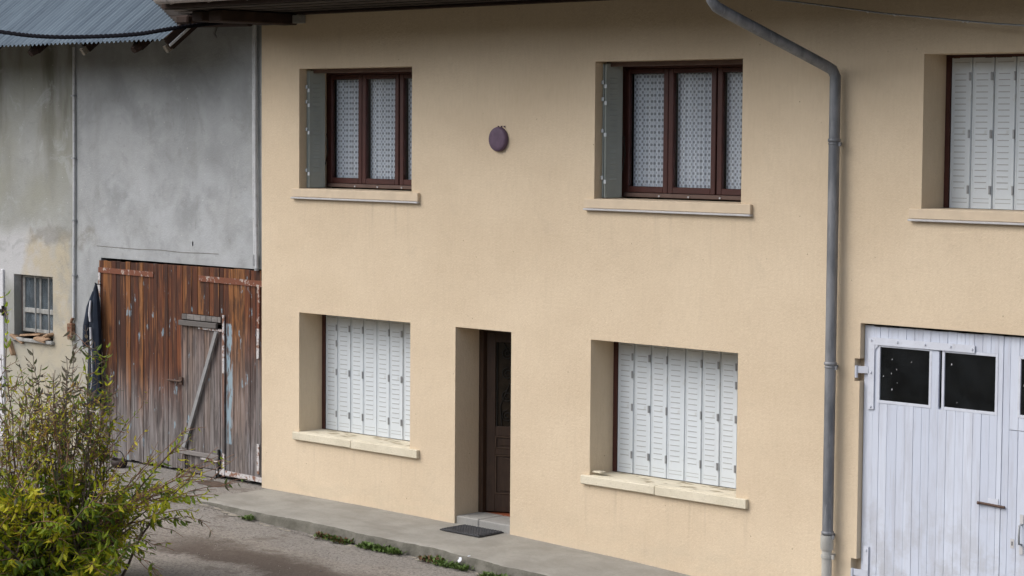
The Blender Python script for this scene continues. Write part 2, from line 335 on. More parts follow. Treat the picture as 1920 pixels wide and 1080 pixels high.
M = dict(
    render=render_mat(), barn=barn_mat(), wood=old_wood_mat(), whiteplank=white_planks_mat(), glass=glass_mat(), dustglass=glass_mat('dusty glass', (.8, .86, .9), .25),
    darkglass=glass_mat('dirty dark glass', (.25, .26, .26), .03), zinc=zinc_mat(), corr=corr_mat(), curtain=curtain_mat(), leaf=leaf_mat(), ground=ground_mat(),
    pave=concrete('pavement concrete', (.25, .237, .208), (.32, .306, .272), (.195, .18, .155)),
    kerb=concrete('crumbling kerb concrete', (.095, .09, .072), (.17, .16, .135), (.045, .042, .03), 5.0),
    footing=concrete('pale mortar spill', (.24, .215, .175), (.33, .30, .25), (.15, .13, .1), 6.0),
    step=concrete('grey step stone', (.26, .255, .24), (.32, .31, .29), (.2, .19, .17), 3.0),
    sillstone=concrete('cream sill stone', (.60, .545, .42), (.68, .62, .49), (.44, .39, .29), 3.0),
    sillpaint=simple('painted sill', (.60, .49, .36), .9, .07, 5, .004),
    drip=simple('pale drip edge', (.50, .49, .49), .6, .08, 9),
    shutter=simple('white metal shutter', (.585, .628, .655), .5, .03, 5, dirt=(.44, .44, .41), dirt_amt=.5, spec=.3),
    slot=simple('painted slot shade', (.36, .37, .37), .8, .05),
    folded=simple('shutter leaf grey side', (.33, .36, .34), .5, .05, 5, spec=.3),
    hinge=simple('grey hinge metal', (.31, .32, .33), .5, .1, 20, metal=.4),
    brown=simple('red-brown window frame', (.064, .021, .017), .45, .15, 7, .002, spec=.4),
    bronze=simple('brown sill rail', (.13, .085, .07), .6, .12, 7),
    darkdoor=simple('dark stained door wood', (.042, .023, .014), .5, .25, 5, .003, stretch=(8, 8, 1), spec=.4),
    doorlight=simple('worn door moulding', (.085, .055, .038), .5, .2, 6),
    doorglass=simple('brown figured door glass', (.021, .015, .010), .25, .3, 9, .004),
    iron=simple('black wrought iron', (.016, .014, .012), .8, .1),
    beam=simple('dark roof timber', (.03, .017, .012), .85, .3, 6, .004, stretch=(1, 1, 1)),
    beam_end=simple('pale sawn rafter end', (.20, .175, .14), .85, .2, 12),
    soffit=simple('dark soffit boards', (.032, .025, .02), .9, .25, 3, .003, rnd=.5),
    gutter=simple('grey gutter', (.36, .33, .32), .6, .15, 6, dirt=(.2, .15, .12), dirt_amt=.5),
    pvc=simple('grey plastic pipe', (.40, .39, .36), .5, .08, 8, dirt=(.3, .28, .24), dirt_amt=.4),
    mauve=simple('mauve painted cap', (.115, .075, .115), .6, .15, 14, .003),
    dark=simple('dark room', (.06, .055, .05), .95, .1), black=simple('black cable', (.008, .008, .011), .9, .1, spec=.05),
    tile=simple('red floor tile', (.25, .075, .035), .55, .2, 6), clay=simple('broken clay slab', (.33, .22, .14), .9, .3, 9, .006),
    rail=simple('pale conduit', (.52, .53, .54), .5, .12, 10, dirt=(.2, .17, .13), dirt_amt=.6),
    rustbox=rust_paint('rusty box', (.23, .16, .10)), strap=rust_paint('red rust strap', (.17, .062, .035), (.42, .36, .32), (.55, .64)),
    whitestrip=rust_paint('flaking white strip', (.52, .50, .49), (.22, .11, .07), (.5, .6)), greywood=simple('grey weathered board', (.17, .155, .145), .85, .3, 4, .005, stretch=(2, 8, 9), rnd=.6),
    steel=simple('bare metal strut', (.30, .30, .30), .45, .15, 9, metal=.3), red=simple('faded red shutter', (.26, .04, .04), .7, .15, 5), whitepaint=simple('white painted post', (.6, .6, .62), .7, .08, 5, dirt=(.4, .38, .36)),
    greyframe=simple('flaking grey window wood', (.30, .30, .285), .85, .25, 11, dirt=(.13, .11, .09)), garpaint=simple('lilac-white metalwork', (.56, .585, .65), .6, .06, 8, dirt=(.42, .42, .44), dirt_amt=.5),
    bolt=simple('rust bolt', (.09, .055, .04), .7, .2, 20), navy=simple('navy work jacket', (.018, .025, .04), .9, .3, 6, .004), stripe=simple('white jacket stripe', (.60, .60, .62), .8, .1),
    rubber=simple('black rubber mat', (.045, .045, .048), .8, .2, 12), bark=simple('shrub bark', (.13, .095, .075), .9, .25, 10), twig=simple('shrub twig', (.24, .135, .085), .9, .25, 10),
    weed=simple('kerb weed leaves', (.085, .135, .028), .6, .4, 12), weedwarm=simple('kerb weed reddish leaves', (.14, .07, .035), .7, .3, 12), pebble=simple('pale grit', (.24, .22, .195), .9, .25, 20), dirt=simple('dark swept dirt', (.085, .06, .045), .95, .3, 12, .01),
    splash=simple('white paint splash', (.75, .77, .82), .8, .05), basket=simple('dark plastic basket', (.035, .025, .022), .6, .2, 12),
)

# ------------------------------------------------------------------ ground levels
def base_z(x):
    pts = [(-40, .02), (-6.1, 0), (-4.1, 0), (-2.4, -.016), (-1.45, -.028), (.3, -.076), (1.35, -.125), (3.5, -.25), (7, -.42), (40, -1.2)]
    for (a, za), (b, zb) in zip(pts, pts[1:]):
        if x <= b: return za + (zb - za) * max(0, (x - a)) / (b - a)
    return pts[-1][1]
def pave_z(x, y): return base_z(x) + .012 * y
def kerb_y(x): return -1.22 - .03 * sm(-5, 0, x) - .12 * sm(-1.5, 3, x) + .018 * math.sin(x * 3.1) + .012 * math.sin(x * 7.7 + 1)
def ground_z(x, y):
    drop = .02 + .13 * sm(-6.4, -3.6, x)
    z = base_z(x) - drop * sm(-.35, -1.15, y) if x > -6.6 else base_z(x) - .015 * sm(0, -1, y)
    if x > -6.0 and y > -1.05: z -= .06 * sm(-6.05, -5.4, x)
    return z - .018 * max(0, min(8, -y - 1.2)) * .5

def build_ground():
    xs = [-600, -200, -60, -25] + [-18 + i * .25 for i in range(113)] + [14, 25, 60, 200, 600]
    ys = [-600, -200, -60, -30, -20, -14] + [-10 + i * .2 for i in range(53)] + [1.5, 6, 20, 60, 200, 600]
    vs = []
    for y in ys:
        for x in xs:
            far = min(1, max(0, (max(abs(x + 2) - 16, abs(y + 4) - 10)) / 30))
            z = ground_z(max(-18, min(10, x)), max(-10, min(.4, y))) + .012 * math.sin(x * 2.3 + y * 1.7) * math.sin(y * 3.1 - x) * (1 - far) * sm(-1.0, -1.8, y)
            vs.append((x, y, z))
    n = len(xs)
    mb = MB(); mb.add(vs, [(j * n + i, j * n + i + 1, (j + 1) * n + i + 1, (j + 1) * n + i) for j in range(len(ys) - 1) for i in range(n - 1)], 0, True)
    tag(mb.build('ground', M['ground']), kind='structure')
build_ground()
def far_land():
    # unseen wooded slope and meadow, added to block low sky and cut ground bounce
    rr = random.Random(77)
    xs = [-320 + i * 8 for i in range(81)]; ys = [-6.3, -8, -11, -16, -24, -30, -36, -42, -50, -60, -75, -95, -130, -200]
    vs = []
    for j, y in enumerate(ys):
        for x in xs:
            h = ground_z(max(-18, min(10, x)), max(-10, y)) + .05 + 24 * sm(-26, -105, y) + (1.2 + 3.0 * sm(-40, -80, y)) * rr.uniform(-1, 1) * sm(-34, -46, y)
            vs.append((x, y, h))
    n = len(xs); mb = MB(); mb.add(vs, [(j * n + i, j * n + i + 1, (j + 1) * n + i + 1, (j + 1) * n + i) for j in range(len(ys) - 1) for i in range(n - 1)], 0, True)
    tag(mb.build('added_hillside', simple('added dark slope', (.060, .050, .028), .95, .35, .35)), kind='structure')
far_land()

def build_pavement():
    mb = MB(); xs = [-6.12 + i * .06 for i in range(int((7.6 + 6.12) / .06))]
    rows = []
    rnd = random.Random(3)
    for x in xs:
        ky = kerb_y(x) + rnd.uniform(-.012, .012) - (0 if x > -6.05 else 0)
        taper = sm(-6.3, -5.4, x)
        chip = max(0, .055 * math.sin(x * 2.9 + 1.3 * math.sin(x * 5.1)) - .02) * rnd.uniform(.6, 1.2) + (rnd.uniform(0, .025) if rnd.random() < .4 else 0)
        gz = ground_z(x, ky - .08)
        pz = pave_z(x, -1); gap = max(.012, pz - gz)
        rows.append([(x, .10, pave_z(x, 0)), (x, -.5, pave_z(x, -.5)), (x, ky + .06 + chip, pz), (x, ky + .012 + chip * .8, pz - .007 - chip * .15),
                     (x, ky - .004 + rnd.uniform(-.008, .012), pz - gap * .35), (x, ky - .012 + rnd.uniform(-.014, .014), pz - gap * .7), (x, ky - .028 + rnd.uniform(-.02, .015), gz + .004 + rnd.uniform(0, .012)), (x, ky - .06, gz - .1)])
    k = len(rows[0]); vs = [p for r in rows for p in r]
    top = [(i * k + j, (i + 1) * k + j, (i + 1) * k + j + 1, i * k + j + 1) for i in range(len(rows) - 1) for j in range(3)]
    frt = [(i * k + j, (i + 1) * k + j, (i + 1) * k + j + 1, i * k + j + 1) for i in range(len(rows) - 1) for j in range(3, k - 1)]
    o = len(mb.v); mb.add(vs, top, 0); mb.f += [tuple(i + o for i in f) for f in frt]; mb.m += [1] * len(frt); mb.sm += [True] * len(frt)
    mb.add([rows[0][j] for j in range(k)] + [(-6.12, .1, -.2)], [tuple(range(k + 1))], 1)
    return tag(mb.build('pavement', [M['pave'], M['kerb']]), kind='structure')
pavement = build_pavement()
def footing():
    # pale broken strip of mortar and grit lying along the foot of the kerb
    mb = MB(); rnd = random.Random(12); x = -6.0
    while x < 4:
        w_ = rnd.uniform(.06, .2); y0 = kerb_y(x) - .055 - rnd.uniform(0, .03); y1 = y0 - rnd.uniform(.03, .12)
        if rnd.random() < .78:
            n = 7; c = Vector((x + w_ / 2, (y0 + y1) / 2, 0)); ring = []
            for i in range(n):
                a = 2 * math.pi * i / n; px, py = c.x + math.cos(a) * w_ * .62 * rnd.uniform(.7, 1.1), c.y + math.sin(a) * (y0 - y1) * .5 * rnd.uniform(.7, 1.2); ring.append((px, py, ground_z(px, py) + .004))
            mb.add([(c.x, c.y, ground_z(c.x, c.y) + rnd.uniform(.012, .022))] + ring, [(0, 1 + i, 1 + (i + 1) % n) for i in range(n)], 0, True)
        x += w_ * rnd.uniform(.6, 1.3)
    tag(mb.build('rubble', M['footing']), kind='stuff')
footing()
# white paint spilled over the kerb
mb = MB(); rs = random.Random(5)
def blotch(mb, c, ax, ay, r, n=14, rr=rs):
    c, ax, ay = Vector(c), Vector(ax), Vector(ay)
    ring = [c + ax * math.cos(t) * r * q + ay * math.sin(t) * r * q for t, q in ((2 * math.pi * i / n, rr.uniform(.55, 1.15)) for i in range(n))]
    nrm = ax.cross(ay).normalized() * .004
    mb.add([p + nrm for p in ring] + ring, [tuple(range(n))] + [(i, (i + 1) % n, (i + 1) % n + n, i + n) for i in range(n)])
ky = kerb_y(-1.02)
blotch(mb, (-1.0, ky - .045, pave_z(-1, -1) - .045), (1, 0, 0), (0, .3, 1), .03); blotch(mb, (-1.05, ky - .09, ground_z(-1.05, ky - .1) + .016), (1, 0, 0), (0, 1, .05), .06)
blotch(mb, (-.93, ky + .03, pave_z(-.9, -1) + .001), (1, 0, 0), (0, 1, .1), .016)
tag(mb.build('paint_splash', M['splash'], pavement))

# ------------------------------------------------------------------ wall with openings
def wall_mesh(x0, x1, z0, z1, y, depth, openings, zb=None):
    """front sheet at y with openings (x0,x1,z0,z1,depth) and their reveals"""
    mb = MB(); xs = sorted({x0, x1, *[v for o in openings for v in o[:2]]}); zs = sorted({z0, z1, *[v for o in openings for v in o[2:4]]})
    xs = [v for v in xs if x0 <= v <= x1]; zs = [v for v in zs if z0 <= v <= z1]
    inside = lambda a, b: any(o[0] < a < o[1] and o[2] < b < o[3] for o in openings)
    for a, b in zip(xs, xs[1:]):
        for c, d in zip(zs, zs[1:]):
            if not inside((a + b) / 2, (c + d) / 2): mb.add([(a, y, c), (b, y, c), (b, y, d), (a, y, d)], [(0, 1, 2, 3)])
    def sub(lo, hi, test):                                  # stretches of an edge that do not border another opening
        cuts = sorted({lo, hi, *[v for o in openings for v in (o[:2] if test[0] == 'x' else o[2:4]) if lo < v < hi]})
        for a, b in zip(cuts, cuts[1:]):
            if not test[1]((a + b) / 2): yield a, b
    e = 1e-4
    for (a, b, c, d, dp) in openings:
        for p, q in sub(c, d, ('z', lambda t: inside(a - e, t))): mb.add([(a, y, p), (a, y, q), (a, y + dp, q), (a, y + dp, p)], [(0, 1, 2, 3)])
        for p, q in sub(c, d, ('z', lambda t: inside(b + e, t))): mb.add([(b, y, p), (b, y + dp, p), (b, y + dp, q), (b, y, q)], [(0, 1, 2, 3)])
        for p, q in sub(a, b, ('x', lambda t: inside(t, d + e))): mb.add([(p, y, d), (q, y, d), (q, y + dp, d), (p, y + dp, d)], [(0, 1, 2, 3)])
        for p, q in sub(a, b, ('x', lambda t: inside(t, c - e))): mb.add([(p, y, c), (p, y + dp, c), (q, y + dp, c), (q, y, c)], [(0, 1, 2, 3)])
    return mb

house = tag(empty('farmhouse', (-1.5, 0, 0)), 'beige rendered two-storey farmhouse with brown windows and white shutters', 'farmhouse')
barn = tag(empty('barn', (-9, .08, 0)), 'grey plastered barn with corrugated roof and weathered plank door', 'barn')
HO = Vector((-1.5, 0, 0)); BO = Vector((-9, .08, 0))
def H(mb, name, mats, parent=None):
    """build in world coordinates under the house (or one of its parts)"""
    o = mb.build(name, mats, parent or house); o.matrix_parent_inverse = Matrix.Translation(-HO); return o
def B(mb, name, mats, parent=None):
    o = mb.build(name, mats, parent or barn); o.matrix_parent_inverse = Matrix.Translation(-BO); return o
# children of a part whose own matrix is the identity in the world need no offset
def sub(mb, name, mats, parent): return mb.build(name, mats, parent)

DZ = .42
win = dict(UL=(-5.335, -3.215, 3.966, 5.512), UR=(-.195, 1.922, 3.966, 5.520), LL=(-5.332, -3.226, .812, 2.374), LR=(-.222, 1.913, .812, 2.374), R=(4.210, 6.33, 3.979, 5.522))
door = (-2.43, -1.488, -.35, 2.374)
gar = (3.50, 6.85, -.6, 2.80)
ops = [(*v, .56) for v in win.values()] + [(*door, .56), (*gar, .56), (3.435, 3.50, 2.20, 2.435, .11), (3.43, 3.50, -.05, .365, .11)]
mb = wall_mesh(-6.092, 9, -.8, 7.4, 0, .56, ops)
mb.add([(-6.092, 0, -.8), (-6.092, .6, -.8), (-6.092, .6, 7.4), (-6.092, 0, 7.4)], [(0, 1, 2, 3)])
for (a, b, c, d, dp) in ops[-2:]: mb.add([(a, dp, c), (b, dp, c), (b, dp, d), (a, dp, d)], [(0, 1, 2, 3)])
H(mb, 'wall', M['render'])
# rooms behind the front
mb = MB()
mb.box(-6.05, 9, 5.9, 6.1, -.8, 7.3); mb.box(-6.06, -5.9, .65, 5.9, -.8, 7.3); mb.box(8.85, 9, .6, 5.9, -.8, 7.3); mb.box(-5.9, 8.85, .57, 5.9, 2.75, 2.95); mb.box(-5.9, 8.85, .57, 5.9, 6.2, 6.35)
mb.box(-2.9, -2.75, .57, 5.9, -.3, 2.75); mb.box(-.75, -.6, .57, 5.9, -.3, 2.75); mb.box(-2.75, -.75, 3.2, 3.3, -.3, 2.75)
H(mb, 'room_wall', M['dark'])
mb = MB(); mb.box(-2.75, -.75, .465, 3.2, -.1, .075); H(mb, 'hall_floor', M['tile'])

# ------------------------------------------------------------------ sills
def sill(name, x0, x1, z0, z1, out, depth, mat, joint=None, drip=False):
    mb = MB()
    if joint:
        mb.bbox(x0, joint - .003, -out, 0.002, z0, z1, .010); mb.bbox(joint + .003, x1, -out, .002, z0 - .003, z1 - .002, .006)
    else: mb.bbox(x0, x1, -out, .002, z0, z1, .006)
    o = H(mb, name, mat)
    if drip:
        d = MB(); d.bbox(x0 - .005, x1 + .005, -out - .012, -.004, z0 - .024, z0 - .002, .004); sub(d, 'drip_edge', M['drip'], o)
    return o
def inner_sill(o, x0, x1, z, y1, mat):
    mb = MB(); mb.bbox(x0 + .002, x1 - .002, -.004, y1, z - .03, z + .0095, .004); sub(mb, 'inner_slab', mat, o)
for k, (a, b) in dict(UL=(-5.44, -3.06), UR=(-.31, 2.085)).items():
    o = sill('sill', a, b, 3.868, 3.972, .045, 0, M['sillpaint'], None, True); inner_sill(o, win[k][0], win[k][1], win[k][2], .5, M['sillpaint'])
o = sill('sill', 4.09, 6.45, 3.886, 3.985, .045, 0, M['sillpaint'], None, True); inner_sill(o, *win['R'][:2], win['R'][2], .5, M['sillpaint'])
for k, (a, b, j) in dict(LL=(-5.415, -3.05, -4.27), LR=(-.325, 2.085, .80)).items():
    o = sill('sill', a, b, .715, .818, .052, 0, M['sillstone'], j); inner_sill(o, win[k][0], win[k][1], win[k][2], .5, M['sillstone'])
    # lichen-crusted flakes lying on the slab
    rr = random.Random(k)
    fl = MB()
    for i in range(26):
        fx = rr.uniform(win[k][0] + .1, win[k][1] - .1); fy = rr.uniform(.06, .36); s = rr.uniform(.02, .07)
        fl.add([(fx - s * 1.6, fy, win[k][2] + .0115), (fx, fy - s * .35, win[k][2] + .013), (fx + s * 1.6, fy + s * .1, win[k][2] + .0115), (fx, fy + s * .45, win[k][2] + .013)], [(0, 1, 2, 3)])
    tag(sub(fl, 'lichen', simple('lichen crust', (.36, .30, .2), .95, .3, 15), o), kind='stuff')
mb = MB(); mb.bbox(-.20, -.07, .02, .11, .849, .868, .006); H(mb, 'stone_chip', M['sillstone'])

# ------------------------------------------------------------------ closed folding shutters
LW, LT = .25, .012
def leaf_mesh(h, rows=20):
    mb = MB(); wv = LW
    # shallow tray section: raised rims, flat field
    sec = [(-wv / 2 + .001, .010), (-wv / 2 + .008, -.004), (-wv / 2 + .022, -.004), (-wv / 2 + .026, 0), (wv / 2 - .026, 0), (wv / 2 - .022, -.004), (wv / 2 - .008, -.004), (wv / 2 - .001, .010)]
    n = len(sec); mb.add([(x, y, 0) for x, y in sec] + [(x, y, h) for x, y in sec], [(i, i + 1, i + 1 + n, i + n) for i in range(n - 1)])
    mb.add([(-wv / 2 + .001, .011, 0), (wv / 2 - .001, .011, 0), (wv / 2 - .001, .011, h), (-wv / 2 + .001, .011, h)], [(0, 1, 2, 3)])
    z0 = .20; st = (h - .36) / (rows - 1)
    for r in range(rows):
        z = z0 + r * st; a, b = -.078, .056
        # pressed louvre: sloping hood above a flat strip tinted for the slot's shade
        v = [(a, -.001, z + .026), (b, -.001, z + .026), (b, -.0028, z + .004), (a, -.0028, z + .004), (a, -.0005, z + .004), (b, -.0005, z + .004)]
        mb.add(v, [(0, 1, 2, 3), (0, 3, 4), (1, 5, 2)]); mb.add([v[2], v[3], v[4], v[5]], [(0, 1, 2, 3)], 1)
        mb.add([(a, -.0012, z - .005), (b, -.0012, z - .005), (b, -.0012, z + .004), (a, -.0012, z + .004)], [(0, 1, 2, 3)], 1)
    for z in (.055, .095, h - .05): mb.add([(-.09, -.0015, z), (.09, -.0015, z), (.09, -.0015, z + .006), (-.09, -.0015, z + .006)], [(0, 1, 2, 3)], 1)  # groove shade drawn as flat tinted strips
    return mb.mesh('shutter_leaf', [M['shutter'], M['slot']])
LEAF = leaf_mesh(1.49)
hm = MB(); hm.box(-.012, .012, -.010, .004, -.04, .04); hm.tube([(0, -.010, -.042), (0, -.010, .042)], .005, 8)
HINGE = hm.mesh('hinge', M['hinge'])
hm = MB(); hm.box(-.008, .008, -.012, .004, -.045, .045); THIN = hm.mesh('hinge', M['hinge'])
def shutter_set(wn, yf, first_gap, hinges, n=8, z0off=.02):
    x0, x1, z0, z1 = win[wn]
    fr = MB()                                                # brown sub-frame round the leaves
    fr.box(x0 + .002, x0 + first_gap, yf - .012, yf + .06, z0 + .013, z1 - .002); fr.box(x1 - first_gap, x1 - .002, yf - .012, yf + .06, z0 + .013, z1 - .002); fr.box(x0 + first_gap, x1 - first_gap, yf + .0, yf + .058, z1 - .035, z1 - .003)
    part = H(fr, 'folding_shutter', M['brown'])
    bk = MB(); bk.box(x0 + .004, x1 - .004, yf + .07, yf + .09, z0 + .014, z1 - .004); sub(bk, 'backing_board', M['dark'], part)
    lw = (x1 - x0 - 2 * first_gap) / n; rr = random.Random(wn)
    for i in range(n):
        xc = x0 + first_gap + (i + .5) * lw
        o = place('shutter_leaf', LEAF, part, (xc, yf + rr.uniform(-.003, .003), z0 + z0off), (0, 0, math.radians((1 if i % 2 else -1) * rr.uniform(1.2, 2.6))), (lw / LW * .985, 1, (z1 - z0 - .045) / 1.49))
    H_ = z1 - z0
    for (i, kind, zs) in hinges:
        xx = x0 + first_gap + i * lw
        for zf in zs: place('hinge', HINGE if kind == 'w' else THIN, part, (xx - (.022 if kind == 'w' else .012), yf - .006, z0 + zf * H_))
    return part
A3 = (.15, .50, .87); A4 = (.15, .50, .74, .87)
shutter_set('LL', .40, .06, [(1, 'w', A4), (2, 'w', A3), (3, 'n', A3), (5, 'n', A3), (6, 'w', A3), (7, 'w', A4)])
shutter_set('LR', .40, .06, [(1, 'w', A4), (2, 'w', A3), (3, 'n', A3), (5, 'n', A3), (6, 'w', A3), (7, 'w', A4)])
shutter_set('R', .40, .055, [(1, 'w', (.13, .49, .86)), (2, 'w', (.13, .49, .86)), (3, 'n', (.13, .49, .86))], z0off=.014)

# ------------------------------------------------------------------ brown casement windows with net curtains
def curtain_mesh(wd, h):
    mb = MB(); n = 60; vs = []
    for z in (0, h):
        for i in range(n + 1):
            x = wd * i / n; vs.append((x, .011 * math.sin(i * 1.05 + .5 * math.sin(i * .31)) + .006 * math.sin(i * .47 + (0 if z else .6)), z))
    mb.add(vs, [(i, i + 1, n + 2 + i, n + 1 + i) for i in range(n)], 0, True); return mb.mesh('net_curtain', M['curtain'])
def casement(wn, sash_x, yf):
    x0, x1, z0, z1 = win[wn]; zb, zt = z0 + .075, z1 - .03
    fr = MB(); fr.bbox(x0 + .003, x0 + .055, yf - .01, yf + .07, zb - .048, zt); fr.bbox(x1 - .055, x1 - .003, yf - .01, yf + .07, zb - .048, zt); fr.bbox(x0 + .056, x1 - .056, yf - .01, yf + .07, zt - .045, zt)
    part = H(fr, 'window', M['brown'])
    sl = MB(); sl.bbox(x0 + .057, x1 - .057, yf - .035, yf + .07, zb - .047, zb, .006); o = sub(sl, 'sill_rail', M['bronze'], part)
    tr = MB(); tr.bbox(x0 + .004, x1 - .004, .18, .21, z1 - .055, z1 - .004); sub(tr, 'head_rail', M['bronze'], part)
    st = MB()
    for xx in (x0 + .6, x0 + 1.03, x0 + 1.48): st.tube([(xx, yf - .05, zb - .03), (xx, yf - .033, zb - .03)], .011, 8)
    sub(st, 'rail_stud', M['drip'], part)
    for a, b in sash_x:
        s = MB(); zs0, zs1 = zb + .004, zt - .047; sw = .070
        s.bbox(a, a + sw, yf - .022, yf + .035, zs0, zs1, .006); s.bbox(b - sw, b, yf - .022, yf + .035, zs0, zs1, .006); s.bbox(a + sw, b - sw, yf - .021, yf + .034, zs0, zs0 + sw, .006); s.bbox(a + sw, b - sw, yf - .021, yf + .034, zs1 - sw + .02, zs1, .006)
        sub(s, 'sash', M['brown'], part)
        g = MB(); g.box(a + sw - .006, b - sw + .006, yf + .005, yf + .009, zs0 + sw - .006, zs1 - sw + .026); sub(g, 'pane', M['glass'], part)
        cm = curtain_mesh(b - a - 2 * sw + .03, zs1 - zs0 - 2 * sw + .015)
        place('net_curtain', cm, part, (a + sw - .012, yf + .075, zs0 + sw))
    return part
YW = .47
casement('UL', [(-5.285, -4.632), (-4.626, -3.94), (-3.92, -3.265)], YW)
casement('UR', [(-.145, .505), (.511, 1.195), (1.215, 1.87)], YW)

# shutters folded back against the left reveals upstairs
def folded_stack(wn):
    x0, x1, z0, z1 = win[wn]; z0 += .018; h = z1 - z0 - .02
    fr = MB(); fr.box(x0 + .003, x0 + .018, .375, .40, z0, z0 + h); part = H(fr, 'folded_shutter', M['folded'])
    for i, (xa, ya, xb, yb) in enumerate(((x0 + .012, .12, x0 + .018, .37), (x0 + .032, .13, x0 + .036, .375), (x0 + .052, .115, x0 + .095, .355))):
        d = Vector((xb - xa, yb - ya, 0)); L = d.length; ang = math.atan2(d.y, d.x); s = MB()
        s.bbox(0, L, -.006, .006, 0, h, .003)
        s.box(0.004, .016, -.011, -.0062, .01, h - .01); s.box(L - .016, L - .004, -.011, -.0062, .01, h - .01)
        if i == 2:
            for r in range(20):
                z = .2 + r * (h - .38) / 19
                s.add([(.06, -.0065, z + .024), (L - .08, -.0065, z + .024), (L - .08, -.013, z + .004), (.06, -.013, z + .004), (.06, -.0065, z), (L - .08, -.0065, z)], [(0, 1, 2, 3), (3, 2, 5, 4)])
            for z in (.06, h - .06): s.box(.03, L - .03, -.0085, -.0063, z, z + .007)
        o = s.build('shutter_leaf', M['folded'], part); o.location = (xa, ya, z0); o.rotation_euler = (0, 0, ang)
    for zf in (.15, .5, .735, .86):
        for dz, xo, yo in ((0, .006, .104), (-.045, .05, .104)):
            s = MB(); s.bbox(x0 + xo, x0 + xo + .034, yo - .006, yo + .006, z0 + zf * h + dz - .022, z0 + zf * h + dz + .022, .003); sub(s, 'hinge', M['shutter'], part)
    sb = MB(); sb.tube([(x0 + .10, .36, z0 + .30), (x0 + .13, .375, z0 + .5), (x0 + .11, .37, z0 + .7)], .006, 6); sub(sb, 'stay_bar', M['iron'], part)
folded_stack('UL'); folded_stack('UR')

# ------------------------------------------------------------------ front door: frame, opened leaf, step
dx0, dx1, dzb, dzt = -2.43, -1.488, .078, 2.374
mb = MB(); mb.bbox(dx0 + .002, dx0 + .075, .40, .49, dzb, dzt - .004); mb.bbox(dx1 - .06, dx1 - .002, .40, .49, dzb, dzt - .004); mb.bbox(dx0 + .076, dx1 - .061, .40, .49, dzt - .07, dzt - .005)
fd = H(mb, 'front_door', M['darkdoor'])
lf = empty_leaf = None
def door_leaf():
    wl, hl = .83, 2.20; s = MB(); t = .045
    s.bbox(0, .11, 0, t, 0, hl); s.bbox(wl - .11, wl, 0, t, 0, hl); s.bbox(.11, wl - .11, .001, t - .001, 0, .22); s.bbox(.11, wl - .11, .001, t - .001, hl - .12, hl)
    s.bbox(.11, wl - .11, .001, t - .001, .70, .78); s.bbox(.11, wl - .11, .001, t - .001, .93, 1.05)
    o = s.build('door_leaf', M['darkdoor'], fd); o.location = (dx0 + .078, .462, dzb + .012); o.rotation_euler = (0, 0, math.radians(30)); loc, rot = o.location.copy(), o.rotation_euler.copy()
    def kid(mb, name, mat):
        k = mb.build(name, mat, fd); k.location = loc; k.rotation_euler = rot; return k
    for z0, z1 in ((.22, .70), (.78, .93)):
        p = MB(); p.bbox(.115, wl - .115, .012, t - .012, z0, z1, .002); p.bbox(.16, wl - .16, .004, .013, z0 + .035, z1 - .035, .004); kid(p, 'door_panel', M['darkdoor'])
        e = MB()
        for a, b, c, d in ((.112, .124, z0 + .002, z1 - .002), (wl - .124, wl - .112, z0 + .002, z1 - .002), (.1245, wl - .1245, z0 + .002, z0 + .012), (.1245, wl - .1245, z1 - .012, z1 - .002)): e.box(a, b, -.007, .011, c, d)
        kid(e, 'door_moulding', M['doorlight'])
    g = MB(); g.box(.105, wl - .105, .02, .026, 1.045, hl - .115); kid(g, 'door_glass', M['doorglass'])
    # wrought scrolls in front of the glass
    g = MB()
    def scroll(cx, cz, r, turns, sgn, start):
        n = 28; return [(cx + sgn * math.cos(start + turns * 2 * math.pi * i / n) * r * (1 - .75 * i / n), .008, cz + math.sin(start + turns * 2 * math.pi * i / n) * r * (1 - .75 * i / n)) for i in range(n + 1)]
    for cx, sg in ((.26, 1), (.57, -1)):
        for cz in (1.18, 1.42, 1.70, 1.94): g.tube(scroll(cx, cz, .075, 1.6, sg, math.pi * .5), .007, 6)
        g.tube([(cx - .07 * sg, .008, 1.06), (cx - .09 * sg, .008, 1.3), (cx + .02 * sg, .008, 1.56), (cx + .10 * sg, .008, 1.8), (cx - .05 * sg, .008, 2.07)], .007, 6)
    for cx in (.13, .415, .70): g.tube([(cx, .008, 1.05), (cx, .008, 2.08)], .007, 6)
    kid(g, 'iron_grille', M['iron'])
    h = MB(); h.tube([(wl - .055, 0, 1.0), (wl - .055, -.05, 1.0), (wl - .17, -.05, 1.0)], .009, 8); kid(h, 'door_handle', M['hinge'])
door_leaf()
st = MB(); st.bbox(dx0 + .004, -2.04, .022, .462, -.12, dzb, .012); st.bbox(-2.034, dx1 - .004, .018, .463, -.12, dzb - .003, .012)
H(st, 'doorstep', M['step'])

# ------------------------------------------------------------------ mauve round cap on the wall
mb = MB(); c = Vector((-1.70, 0, 4.635))
pr = [(.0, -.050), (.10, -.050), (.128, -.046), (.140, -.036), (.146, -.02), (.146, .004)]
vs, fs, n = [], [], 32
for r, y in pr:
    for k in range(n): a = 2 * math.pi * k / n; vs.append((c.x + max(r, .001) * math.cos(a), y - .012, c.z + max(r, .001) * math.sin(a)))
for i in range(len(pr) - 1):
    for k in range(n): fs.append((i * n + k, i * n + (k + 1) % n, (i + 1) * n + (k + 1) % n, (i + 1) * n + k))
mb.add(vs, fs, 0, True); mb.box(c.x - .1, c.x + .1, -.01, .002, c.z - .1, c.z + .1)
for a in range(3): mb.box(c.x - .02 + a * .05, c.x - .014 + a * .05, -.02, 0, c.z + .14, c.z + .158)
H(mb, 'round_wall_cap', M['mauve'])

